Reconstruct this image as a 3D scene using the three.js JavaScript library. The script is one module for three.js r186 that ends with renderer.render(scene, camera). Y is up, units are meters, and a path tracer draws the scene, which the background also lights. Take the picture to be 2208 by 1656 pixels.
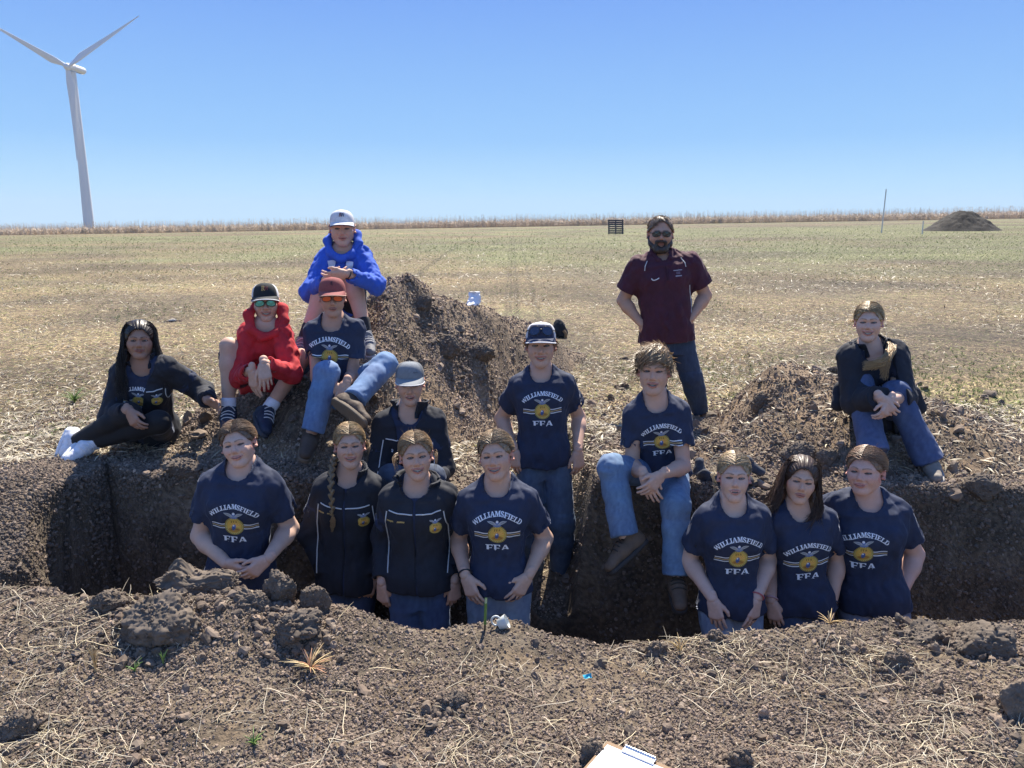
import * as THREE from 'three';
import { mergeGeometries, mergeVertices } from 'three/addons/utils/BufferGeometryUtils.js';
import { RoundedBoxGeometry } from 'three/addons/geometries/RoundedBoxGeometry.js';

// ---------------------------------------------------------------- camera, sky, sun, exposure
const scene = new THREE.Scene();
const V = (x, y, z) => new THREE.Vector3(x, y, z);
const PITCH = 11.5 * Math.PI / 180, FOC = 1658, CAMH = 1.65;
const camera = new THREE.PerspectiveCamera(2 * Math.atan(828 / FOC) * 180 / Math.PI, 4 / 3, 0.05, 6000);
camera.position.set(0, CAMH, 0);
camera.rotation.set(-PITCH, 0, 0);
const renderer = new THREE.WebGLRenderer({ antialias: true });
renderer.toneMapping = THREE.LinearToneMapping;
renderer.toneMappingExposure = 2.25;
renderer.shadowMap.enabled = true;
const SUN = new THREE.Vector3().setFromSphericalCoords(1, (90 - 50) * Math.PI / 180, (180 - 10) * Math.PI / 180);
const sun = new THREE.DirectionalLight(new THREE.Color(1, 0.92, 0.79), 4.9);
sun.position.copy(SUN).multiplyScalar(60);
sun.target.position.set(0, 0, -5);
sun.castShadow = true;
sun.shadow.mapSize.set(4096, 4096);
Object.assign(sun.shadow.camera, { left: -14, right: 14, top: 14, bottom: -14, near: 1, far: 140 });
scene.add(sun, sun.target);

function makeSky() {
  const w = 1024, h = 512, d = new Float32Array(w * h * 4);
  const stops = [[0, 0.28, 0.415, 0.487], [2.4, 0.225, 0.378, 0.485], [6, 0.142, 0.286, 0.485], [15, 0.09, 0.195, 0.455], [35, 0.08, 0.16, 0.4], [90, 0.055, 0.12, 0.33]];
  for (let j = 0; j < h; j++) {
    const el = ((j + 0.5) / h - 0.5) * 180, e = Math.max(el, 0);
    let k = 0; while (k < stops.length - 2 && stops[k + 1][0] < e) k++;
    const a = stops[k], b = stops[k + 1], t = Math.min(1, (e - a[0]) / (b[0] - a[0]));
    for (let i = 0; i < w; i++) {
      const az = ((i + 0.5) / w - 0.5) * 2 * Math.PI, c = Math.cos(el * Math.PI / 180);
      const dir = V(Math.cos(az) * c, Math.sin(el * Math.PI / 180), Math.sin(az) * c);
      const g = Math.acos(Math.max(-1, Math.min(1, dir.dot(SUN)))) * 180 / Math.PI;
      const glow = 0.8 * Math.exp(-g / 6) + 0.03 * Math.exp(-g / 24), o = (j * w + i) * 4;
      for (let q = 0; q < 3; q++) {
        let v = a[q + 1] + (b[q + 1] - a[q + 1]) * t;
        v += glow * [0.75, 0.72, 0.66][q] * 0.55;
        if (el < 0) v = [0.2, 0.17, 0.125][q];
        d[o + q] = v * 0.9;
      }
      d[o + 3] = 1;
    }
  }
  const t = new THREE.DataTexture(d, w, h, THREE.RGBAFormat, THREE.FloatType);
  t.mapping = THREE.EquirectangularReflectionMapping;
  t.magFilter = t.minFilter = THREE.LinearFilter; t.wrapS = THREE.RepeatWrapping; t.colorSpace = THREE.LinearSRGBColorSpace; t.needsUpdate = true;
  return t;
}
scene.background = makeSky();
scene.environment = scene.background;
scene.fog = new THREE.FogExp2(new THREE.Color(0.62, 0.74, 0.92), 0.00025);

// ---------------------------------------------------------------- helpers
const lerp = (a, b, t) => a + (b - a) * t, clamp = (x, a, b) => x < a ? a : x > b ? b : x;
const sstep = (a, b, x) => { const t = clamp((x - a) / (b - a), 0, 1); return t * t * (3 - 2 * t); };
function rng(s) { return () => { s = (s + 0x6d2b79f5) | 0; let t = Math.imul(s ^ (s >>> 15), 1 | s); t = (t + Math.imul(t ^ (t >>> 7), 61 | t)) ^ t; return ((t ^ (t >>> 14)) >>> 0) / 4294967296; }; }
const hash3 = (x, y, z) => { let h = Math.imul(x, 374761393) + Math.imul(y, 668265263) + Math.imul(z, 2147483647 - 1274126177); h = Math.imul(h ^ (h >>> 13), 1274126177); return ((h ^ (h >>> 16)) >>> 0) / 4294967296; };
function noise(x, y, z = 0) { // value noise, -1..1
  const xi = Math.floor(x), yi = Math.floor(y), zi = Math.floor(z);
  let fx = x - xi, fy = y - yi, fz = z - zi;
  fx = fx * fx * (3 - 2 * fx); fy = fy * fy * (3 - 2 * fy); fz = fz * fz * (3 - 2 * fz);
  const l = (a, b, t) => a + (b - a) * t;
  const a = l(l(hash3(xi, yi, zi), hash3(xi + 1, yi, zi), fx), l(hash3(xi, yi + 1, zi), hash3(xi + 1, yi + 1, zi), fx), fy);
  const b = l(l(hash3(xi, yi, zi + 1), hash3(xi + 1, yi, zi + 1), fx), l(hash3(xi, yi + 1, zi + 1), hash3(xi + 1, yi + 1, zi + 1), fx), fy);
  return l(a, b, fz) * 2 - 1;
}
const fbm = (x, y, z = 0, o = 4) => { let s = 0, a = 0.5, f = 1; for (let i = 0; i < o; i++) { s += a * noise(x * f, y * f, z * f + i * 17.3); a *= 0.5; f *= 2.03; } return s; };
const CP = Math.cos(PITCH), SP = Math.sin(PITCH);
// the point seen at (px, py) of the 2208 x 1656 photograph, d metres ahead of the camera
function P(px, py, d) { const x = (px - 1104) / FOC, y = -(py - 828) / FOC, t = d / (CP + y * SP); return V(x * t, CAMH + (y * CP - SP) * t, -d); }
const C = (r, g, b) => new THREE.Color().setRGB(r, g, b);
const std = (color, rough = 0.85, extra = {}) => new THREE.MeshStandardMaterial({ color, roughness: rough, metalness: 0, ...extra });
const used = new Map();
function numbered(n) { const k = used.get(n) ?? 0; used.set(n, k + 1); return k ? n + '_' + String(k).padStart(3, '0') : n; }
function mesh(name, geo, mat, parent) { const m = new THREE.Mesh(geo, mat); m.name = parent ? name : numbered(name); m.castShadow = m.receiveShadow = true; (parent ?? scene).add(m); return m; }
function tag(o, label, category, group, kind) { o.userData.label = label; if (category) o.userData.category = category; if (group) o.userData.group = group; if (kind) o.userData.kind = kind; return o; }
function thing(name, label, category, pos, group) { const o = new THREE.Group(); o.name = numbered(name); o.position.copy(pos); scene.add(o); return tag(o, label, category, group); }
function structure(name, geo, mat, label) { const m = mesh(name, geo, mat); m.userData.kind = 'structure'; if (label) m.userData.label = label; return m; }
function shift(g, p) { g.translate(-p.x, -p.y, -p.z); return g; }
function tube(pts, r, seg = 5, n = 0, r2 = r) {
  const c = new THREE.CatmullRomCurve3(pts), N = n || pts.length * 3, g = new THREE.TubeGeometry(c, N, 1, seg, false);
  const p = g.attributes.position, q = V();
  for (let i = 0; i <= N; i++) { c.getPointAt(i / N, q); const rr = lerp(r, r2, i / N); for (let j = 0; j <= seg; j++) { const k = i * (seg + 1) + j; p.setXYZ(k, q.x + (p.getX(k) - q.x) * rr, q.y + (p.getY(k) - q.y) * rr, q.z + (p.getZ(k) - q.z) * rr); } }
  return g;
}
function canvasTex(w, h, draw) { const c = document.createElement('canvas'); c.width = w; c.height = h; draw(c.getContext('2d'), w, h); const t = new THREE.CanvasTexture(c); t.colorSpace = THREE.SRGBColorSpace; t.magFilter = THREE.LinearFilter; t.anisotropy = 8; return t; }

// ---------------------------------------------------------------- the lie of the land (x across, d metres ahead, height)
const table = (xs, ys) => (x) => { if (x <= xs[0]) return ys[0]; for (let i = 1; i < xs.length; i++) if (x < xs[i]) { const t = (x - xs[i - 1]) / (xs[i] - xs[i - 1]); return lerp(ys[i - 1], ys[i], t * t * (3 - 2 * t)); } return ys[ys.length - 1]; };
const rimY = table([-2.6, -2.0, -1.5, -1.1, -0.75, -0.35, -0.05, 0.2, 0.5, 0.9, 1.3, 1.7, 2.2, 3], [0.12, 0.12, 0.1, 0.09, 0.06, -0.01, 0.025, -0.05, -0.085, -0.045, 0.01, 0.03, -0.02, -0.04]);
const bankY = table([-4, -2.4, -1.5, -0.3, 0.1, 0.6, 1.2, 2.2, 3.2, 5], [0.18, 0.35, 0.33, 0.24, 0.2, 0.3, 0.25, 0.27, 0.22, 0.15]);
function fieldY(x, d) {
  const dd = Math.min(d, 118), s = clamp(x, -110, 110) * 0.0168 * Math.pow(clamp(dd - 6, 0, 112) / 112, 0.5);
  let y = 0.14 + 1.75 * (1 - Math.exp(-Math.max(0, dd - 6.5) / 45)) + s;
  if (d > 118) y -= (d - 118) * 0.004;
  return y;
}
function ridgeH(x, d, R, slopeF, slopeB) {
  let best = -9;
  for (let i = 0; i < R.length - 1; i++) {
    const a = R[i], b = R[i + 1], ux = b[0] - a[0], uz = b[1] - a[1], L = ux * ux + uz * uz, t = clamp(((x - a[0]) * ux + (d - a[1]) * uz) / L, 0, 1);
    const dx = x - a[0] - ux * t, dz = d - a[1] - uz * t, dist = Math.hypot(dx, dz), h = lerp(a[2], b[2], t);
    const y = h - (dz < 0 ? slopeF : slopeB) * (Math.sqrt(dist * dist + 0.02) - 0.14);
    if (y > best) best = y;
  }
  return best;
}
const crestD = table([-2.7, -2.3, -1.9, -1.53, -1.1, -0.85, -0.57, -0.35, 0.11, 0.75, 1.1], [4.6, 4.7, 4.9, 5.2, 5.55, 5.75, 6.05, 6.3, 7.0, 8.5, 8.9]);
const crestY = table([-2.75, -2.3, -1.9, -1.53, -1.1, -0.85, -0.57, -0.35, 0.11, 0.75, 1.1], [-0.1, 0.3, 0.56, 0.86, 1.1, 1.27, 1.13, 1.02, 0.78, 0.26, 0.0]);
function moundAbs(x, d) { const r = crestD(x), u = d - r; return crestY(x) - (u < 0 ? lerp(0.66, 0.36, sstep(-0.1, 0.6, x)) : 0.72) * (Math.sqrt(u * u + 0.03) - 0.173); }
const moundH = (x, d) => moundAbs(x, d) - flat0(x, d);
const RIDGE2 = [[1.66, 5.35, -0.02], [1.82, 5.42, 0.38], [1.98, 5.4, 0.46], [2.35, 5.2, 0.36], [2.85, 5.0, 0.28], [3.3, 4.6, 0.06]];
const mound2H = (x, d) => ridgeH(x, d, RIDGE2, 0.42, 0.6) - 0.9 * Math.max(0, 1.82 - x) * sstep(4.7, 5.1, d);
function rough(x, d) { return fbm(x * 3.1, d * 3.1, 3, 3) * 0.05 + fbm(x * 14, d * 14, 9, 3) * 0.022; }
const nearEdge = (x) => 3.02 + 0.02 * fbm(x * 12, 3, 1, 2) + 0.05 * noise(x * 2.2, 5) + 0.03 * noise(x * 7, 8) + 0.12 * sstep(-1.3, -2.2, x);
const farEdge = (x) => 3.98 + 0.02 * fbm(x * 11, 7, 2, 2) + 0.06 * noise(x * 1.9, 15) + 0.03 * noise(x * 6, 18) + 0.25 * sstep(-1.9, -2.4, x);
function ground0(x, d) { // before the trench is cut
  const near = rimY(x) * sstep(1.7, 2.9, d);
  const far = lerp(bankY(x), fieldY(x, d), sstep(4.6, 6.6, d));
  let y = lerp(near, far, sstep(3.1, 3.9, d));
  y += 0.1 * Math.exp(-(((x + 1.22) / 0.55) ** 2) - ((d - 2.84) / 0.2) ** 2);
  y += 0.05 * Math.exp(-((x - 0.85) ** 2) / 0.12 - ((d - 4.2) ** 2) / 0.06);
  const near2 = clamp(1 - (d - 7) / 30, 0.12, 1);
  return y + rough(x, d) * (d < 7 ? 1 : near2) * 0.8;
}
function trenchCut(x, d) { // 0 outside .. 1 on the trench floor
  const w = 0.05 + 0.03 * noise(x * 3, d * 3, 4) + 0.22 * Math.max(0, fbm(x * 1.5, d > 3.5 ? 9 : 2, 3, 2)) * (d > 3.5 ? 1 : 0.6);
  const e = Math.min(d - nearEdge(x), farEdge(x) - d, (x + 2.3 - 0.14 * noise(d * 3, 1)) * 0.8);
  let c = sstep(-0.01, 0.12 + w, e);
  return c;
}
function rampY(x, d) { // the sloping way out of the trench behind the capped boy
  const cx = 0.17 + (d - 4) * 0.1, e = 0.27 - Math.abs(x - cx) + 0.04 * noise(d * 4, 3);
  return [sstep(0, 0.16, e) * sstep(3.8, 3.95, d) * sstep(5.4, 5.1, d), -0.5 + (d - 3.95) * 0.5];
}
function baseY(x, d) {
  let y = ground0(x, d);
  const c = trenchCut(x, d);
  const floor = -0.98 + rough(x * 1.3 + 40, d * 1.3) * 0.8;
  if (c > 0) y = lerp(y, floor, c);
  const [r, ry] = rampY(x, d);
  if (r > 0) y = lerp(y, Math.min(y, Math.max(ry, floor) + rough(x + 9, d) * 0.9), r);
  return y;
}
const lumps = (x, d) => fbm(x * 4.3, d * 4.3, 21, 4) * 0.075 + Math.max(0, fbm(x * 9, d * 9, 5, 2)) * 0.06;
function surfY(x, d) { // the top of whatever lies there
  const b = baseY(x, d); let m = -9;
  if (d > 3.75 && d < 9.4 && x > -3.4 && x < 1.4) { const h = moundH(x, d); if (h > -0.1) m = Math.max(m, moundTop(x, d)); }
  if (d > 3.75 && d < 6.6 && x > 0.4 && x < 3.9) { const h = mound2H(x, d); if (h > -0.1) m = Math.max(m, mound2Top(x, d)); }
  return Math.max(b, m);
}
function cutSlope(x, d, y) { const c = Math.max(trenchCut(x, d), rampY(x, d)[0]); return y - c * 3; }
const flat0 = (x, d) => lerp(bankY(x), fieldY(x, d), sstep(4.6, 6.6, d));
function moundTop(x, d) { const h = moundH(x, d); return cutSlope(x, d, flat0(x, d) + (h > 0 ? h : h * 0.6) + lumps(x, d) * sstep(-0.1, 0.3, h) + rough(x, d) * 0.6); }
function mound2Top(x, d) { const h = mound2H(x, d); return cutSlope(x, d, flat0(x, d) + (h > 0 ? h : h * 0.6) + lumps(x + 7, d) * 0.6 * sstep(-0.05, 0.2, h) + rough(x, d) * 0.6); }

// soil and stubble surfaces
function soilTex(size, seed) {
  const R = rng(seed), d = new Uint8Array(size * size * 4), b = new Uint8Array(size * size * 4), hgt = new Float32Array(size * size);
  const per = (x, y, f, s) => { // tiling noise
    x *= f; y *= f; const xi = Math.floor(x), yi = Math.floor(y), fx = x - xi, fy = y - yi, m = (v) => ((v % f) + f) % f;
    const u = fx * fx * (3 - 2 * fx), v = fy * fy * (3 - 2 * fy);
    return lerp(lerp(hash3(m(xi), m(yi), s), hash3(m(xi + 1), m(yi), s), u), lerp(hash3(m(xi), m(yi + 1), s), hash3(m(xi + 1), m(yi + 1), s), u), v);
  };
  for (let j = 0; j < size; j++) for (let i = 0; i < size; i++) {
    const x = i / size, y = j / size, k = j * size + i;
    let h = 0; for (const [f, a] of [[6, 0.25], [24, 0.3], [64, 0.25], [150, 0.2], [340, 0.18]]) h += a * per(x, y, f, seed + f);
    hgt[k] = h;
    const t = 0.72 + (per(x, y, 9, 3 + seed) - 0.5) * 0.35 + (per(x, y, 90, 4 + seed) - 0.5) * 0.35 + (R() - 0.5) * 0.22;
    const warm = per(x, y, 14, 77 + seed);
    d[k * 4] = 255 * clamp(t, 0, 1); d[k * 4 + 1] = 255 * clamp(t * (0.955 + warm * 0.05), 0, 1); d[k * 4 + 2] = 255 * clamp(t * (0.86 + warm * 0.12), 0, 1); d[k * 4 + 3] = 255;
    const q = clamp(h * 0.85, 0, 1) * 255; b[k * 4] = b[k * 4 + 1] = b[k * 4 + 2] = q; b[k * 4 + 3] = 255;
  }
  const T = (a, srgb) => { const t = new THREE.DataTexture(a, size, size); t.wrapS = t.wrapT = THREE.RepeatWrapping; t.magFilter = THREE.LinearFilter; t.minFilter = THREE.LinearMipmapLinearFilter; t.generateMipmaps = true; if (srgb) t.colorSpace = THREE.SRGBColorSpace; t.needsUpdate = true; return t; };
  return [T(d, true), T(b, false)];
}
const [soilMap, soilBump] = soilTex(1024, 5);
soilMap.repeat.set(0.7, 0.7); soilBump.repeat.set(0.7, 0.7);
const soilMat = new THREE.MeshStandardMaterial({ map: soilMap, bumpMap: soilBump, bumpScale: 0.02, vertexColors: true, roughness: 0.95 });
// chopped stubble, straw and green seedlings over soil, 6 m to a tile
const fieldMap = canvasTex(2048, 2048, (g, w) => {
  const R = rng(31);
  g.fillStyle = 'rgb(112,98,84)'; g.fillRect(0, 0, w, w);
  for (let i = 0; i < 26000; i++) { const x = R() * w, y = R() * w, r = 2 + R() * 7, t = 0.35 + R() * 1.0; g.fillStyle = `rgba(${118 * t},${103 * t},${90 * t},0.75)`; for (const ox of [0, -w]) for (const oy of [0, -w]) { g.beginPath(); g.ellipse(x + ox, y + oy, r, r * 0.8, R() * 3, 0, 7); g.fill(); } }
  for (let i = 0; i < 34000; i++) {
    const x = R() * w, y = R() * w, a = R() * 6.3, l = 8 + R() * R() * 60, t = 0.75 + R() * 0.4, gr = R() < 0.24;
    g.strokeStyle = gr ? `rgba(${138 * t},${158 * t},${84 * t},0.8)` : `rgba(${226 * t},${211 * t},${178 * t},${0.5 + R() * 0.4})`; g.lineWidth = 1 + R() * 2.6;
    const bx = (R() - 0.5) * 14, by = (R() - 0.5) * 14, dx = Math.cos(a) * l, dy = Math.sin(a) * l;
    for (const ox of [0, -w, w]) for (const oy of [0, -w, w]) { if (x + ox < -80 || x + ox > w + 80 || y + oy < -80 || y + oy > w + 80) continue; g.beginPath(); g.moveTo(x + ox, y + oy); g.quadraticCurveTo(x + ox + dx / 2 + bx, y + oy + dy / 2 + by, x + ox + dx, y + oy + dy); g.stroke(); }
  }
});
fieldMap.wrapS = fieldMap.wrapT = THREE.RepeatWrapping; fieldMap.repeat.set(1 / 6, 1 / 6);
const fieldMat = new THREE.MeshStandardMaterial({ map: fieldMap, bumpMap: soilBump, bumpScale: 0.04, vertexColors: true, roughness: 0.95 });

const SOIL = [0.198, 0.157, 0.12];
function soilColour(x, d, y) {
  const n = fbm(x * 1.3, d * 1.3, 40, 3), m = fbm(x * 0.6 + 9, d * 0.6, y * 1.2, 3);
  let t = 1 + n * 0.35, r = SOIL[0] * t, g = SOIL[1] * t, b = SOIL[2] * t;
  const deep = sstep(-0.05, -0.6, y + m * 0.35); // paler yellow-brown subsoil low in the trench
  r = lerp(r, 0.17, deep * 0.55); g = lerp(g, 0.118, deep * 0.55); b = lerp(b, 0.078, deep * 0.55);
  const dry = sstep(4.6, 6.2, d) * (1 - sstep(0.02, 0.3, moundH(x, d))); r = lerp(r, 0.25, dry * 0.7); g = lerp(g, 0.2, dry * 0.7); b = lerp(b, 0.15, dry * 0.7);
  return [r, g, b];
}
function fieldTint(x, d) {
  const band = fbm(x * 0.045 + 3, d * 0.16, 7, 4) * 1.25, patch = fbm(x * 0.35, d * 0.5, 2, 4) * 1.35;
  let green = clamp(0.02 + band * 1.7 + patch * 0.8 + sstep(11, 26, d) * 0.42 + sstep(-5, 14, x) * 0.38 - sstep(60, 100, d) * 0.1, 0, 1);
  const straw = clamp(0.5 + fbm(x * 0.5 + 20, d * 0.7, 5, 3) * 1.5 - sstep(0, 10, x) * 0.25 + sstep(0, -6, x) * 0.3, 0, 1), t = 0.95 + patch * 0.5 + band * 0.4;
  let c = [lerp(0.46, 0.72, straw), lerp(0.425, 0.645, straw), lerp(0.38, 0.5, straw)];
  c = [lerp(c[0], 0.37, green * 0.9), lerp(c[1], 0.455, green * 0.9), lerp(c[2], 0.29, green * 0.9)];
  return c.map((v) => v * t * 1.24);
}
function gridMesh(xs, ds, hy, keep, colour, uvScale = 1) {
  const nx = xs.length, nd = ds.length, pos = new Float32Array(nx * nd * 3), uv = new Float32Array(nx * nd * 2), col = new Float32Array(nx * nd * 3), idx = [[], []];
  for (let j = 0; j < nd; j++) for (let i = 0; i < nx; i++) {
    const k = j * nx + i, x = xs[i], d = ds[j], y = hy(x, d), c = colour(x, d, y);
    pos.set([x, y, -d], k * 3); col.set(c, k * 3);
  }
  const Y = (i, j) => pos[(j * nx + i) * 3 + 1]; let i0 = xs.findIndex((v) => v > -1); if (i0 < 0) i0 = 0; // texture laid along the surface, so steep faces are not stretched
  for (let i = 0; i < nx; i++) { let s = ds[0]; for (let j = 0; j < nd; j++) { if (j) s += Math.hypot(ds[j] - ds[j - 1], Y(i, j) - Y(i, j - 1)); uv[(j * nx + i) * 2 + 1] = s; } }
  for (let j = 0; j < nd; j++) for (const q of [-1, 1]) { let s = xs[i0]; for (let i = i0; i >= 0 && i < nx; i += q) { if (i !== i0) s += q * Math.hypot(xs[i] - xs[i - q], (Y(i, j) - Y(i - q, j)) * (xs[i] < -1.9 ? 1 : 0)); uv[(j * nx + i) * 2] = s; } }
  for (let j = 0; j < nd - 1; j++) for (let i = 0; i < nx - 1; i++) { const a = j * nx + i, z = keep((xs[i] + xs[i + 1]) / 2, (ds[j] + ds[j + 1]) / 2); if (z < 0) continue; idx[z].push(a, a + 1, a + nx, a + 1, a + nx + 1, a + nx); }
  return idx.filter((q) => q.length).map((q) => {
    const g = new THREE.BufferGeometry();
    g.setAttribute('position', new THREE.BufferAttribute(pos, 3)); g.setAttribute('uv', new THREE.BufferAttribute(uv, 2)); g.setAttribute('color', new THREE.BufferAttribute(col, 3));
    g.setIndex(q); g.computeVertexNormals(); return g;
  });
}
const range = (a, b, s) => { const o = []; for (let v = a; v < b - s * 0.3; v += s) o.push(v); o.push(b); return o; };
const grow = (a, b, s, k) => { const o = []; let v = a; while (v < b) { s *= k; v += s; o.push(v); } return o; };
const xr = grow(3.3, 1500, 0.03, 1.11), gx = [...xr.map((v) => -v).reverse(), ...range(-3.3, 3.3, 0.026), ...xr];
const gd = [...grow(-1.75, 60, 0.1, 1.4).map((v) => -v).reverse(), ...range(1.75, 2.85, 0.03), ...range(2.865, 4.4, 0.017), ...range(4.43, 6.5, 0.04), ...grow(6.5, 2600, 0.045, 1.04)];
const isField = (x, d) => { const h = d - (4.55 + 0.5 * sstep(0, 1, x) + 1.5 * sstep(0.7, 1.3, x) * sstep(3.6, 2.2, x) + sstep(-1.9, -2.5, x) * -0.25); return h + fbm(x * 1.1, d * 1.1, 6, 4) * 1.1 + hash3(Math.round(x * 60), Math.round(d * 60), 3) * 0.3 > 0 ? 1 : 0; };
{
  const zone = (x, d) => isField(x, d);
  const parts = gridMesh(gx, gd, baseY, zone, (x, d, y) => isField(x, d) ? fieldTint(x, d) : soilColour(x, d, y));
  structure('bare_ground', parts[0], soilMat, 'dark crumbly soil of the foreground and the trench');
  structure('stubble_field', parts[1], fieldMat, 'stubble field with straw and green seedlings rising to the corn');
}
function mound(name, label, x0, x1, d0, d1, H, top, step) {
  const [g] = gridMesh(range(x0, x1, step), range(d0, d1, step), (x, d) => Math.max(top(x, d), -1.4), (x, d) => top(x, d) > baseY(x, d) - 0.12 ? 0 : -1, (x, d, y) => { const n = fbm(x * 2.2, d * 2.2, 3, 4), w = fbm(x * 0.9 + 4, d * 0.9, 8, 2); return [SOIL[0] * (1.6 + n * 0.5 + w * 0.3), SOIL[1] * (1.5 + n * 0.5 + w * 0.16), SOIL[2] * (1.42 + n * 0.5)]; });
  return tag(mesh(name, g, soilMat), label, 'soil heap');
}
mound('spoil_heap', 'large heap of dug brown soil the boys in caps sit on', -3.3, 1.7, 3.9, 9.3, moundH, moundTop, 0.026);
mound('spoil_heap', 'low mound of loose soil under the seated girl in jeans on the right', 0.5, 3.8, 3.9, 6.5, mound2H, mound2Top, 0.028);

// ---------------------------------------------------------------- people: shapes as smooth distance fields, meshed on a grid
const smin = (a, b, k) => { const h = Math.max(k - Math.abs(a - b), 0) / k; return Math.min(a, b) - h * h * k * 0.25; };
const smax = (a, b, k) => -smin(-a, -b, k);
// cap: tapered capsule a-b, optionally flattened along f by s
function cap(a, b, ra, rb = ra, k = 0.02, f = null, s = 1) {
  const bx = b.x - a.x, by = b.y - a.y, bz = b.z - a.z, L = bx * bx + by * by + bz * bz || 1e-9;
  const fn = f ? (x, y, z) => {
    let px = x - a.x, py = y - a.y, pz = z - a.z; const h = clamp((px * bx + py * by + pz * bz) / L, 0, 1);
    px -= bx * h; py -= by * h; pz -= bz * h; const q = (px * f.x + py * f.y + pz * f.z) * (s - 1);
    px += f.x * q; py += f.y * q; pz += f.z * q; return Math.sqrt(px * px + py * py + pz * pz) - (ra + (rb - ra) * h);
  } : (x, y, z) => {
    let px = x - a.x, py = y - a.y, pz = z - a.z; const h = clamp((px * bx + py * by + pz * bz) / L, 0, 1);
    px -= bx * h; py -= by * h; pz -= bz * h; return Math.sqrt(px * px + py * py + pz * pz) - (ra + (rb - ra) * h);
  };
  const r = Math.max(ra, rb);
  return { fn, k, lo: [Math.min(a.x, b.x) - r, Math.min(a.y, b.y) - r, Math.min(a.z, b.z) - r], hi: [Math.max(a.x, b.x) + r, Math.max(a.y, b.y) + r, Math.max(a.z, b.z) + r] };
}
function ell(c, rx, ry, rz, k = 0.02) {
  const m = Math.min(rx, ry, rz);
  return { k, fn: (x, y, z) => { const a = (x - c.x) / rx, b = (y - c.y) / ry, d = (z - c.z) / rz, q = Math.sqrt(a * a + b * b + d * d); const w = Math.sqrt(a * a / rx / rx + b * b / ry / ry + d * d / rz / rz); return q < 0.3 ? (q - 1) * m : q * (q - 1) / w; }, lo: [c.x - rx, c.y - ry, c.z - rz], hi: [c.x + rx, c.y + ry, c.z + rz] };
}
const union = (prims) => (x, y, z) => { let d = 9; for (const p of prims) { const e = p.fn(x, y, z); d = e < d + p.k ? smin(d, e, p.k) : d; } return d; };
function bounds(prims, pad) { const lo = [9e9, 9e9, 9e9], hi = [-9e9, -9e9, -9e9]; for (const p of prims) for (let i = 0; i < 3; i++) { lo[i] = Math.min(lo[i], p.lo[i] - pad); hi[i] = Math.max(hi[i], p.hi[i] + pad); } return [lo, hi]; }
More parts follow.
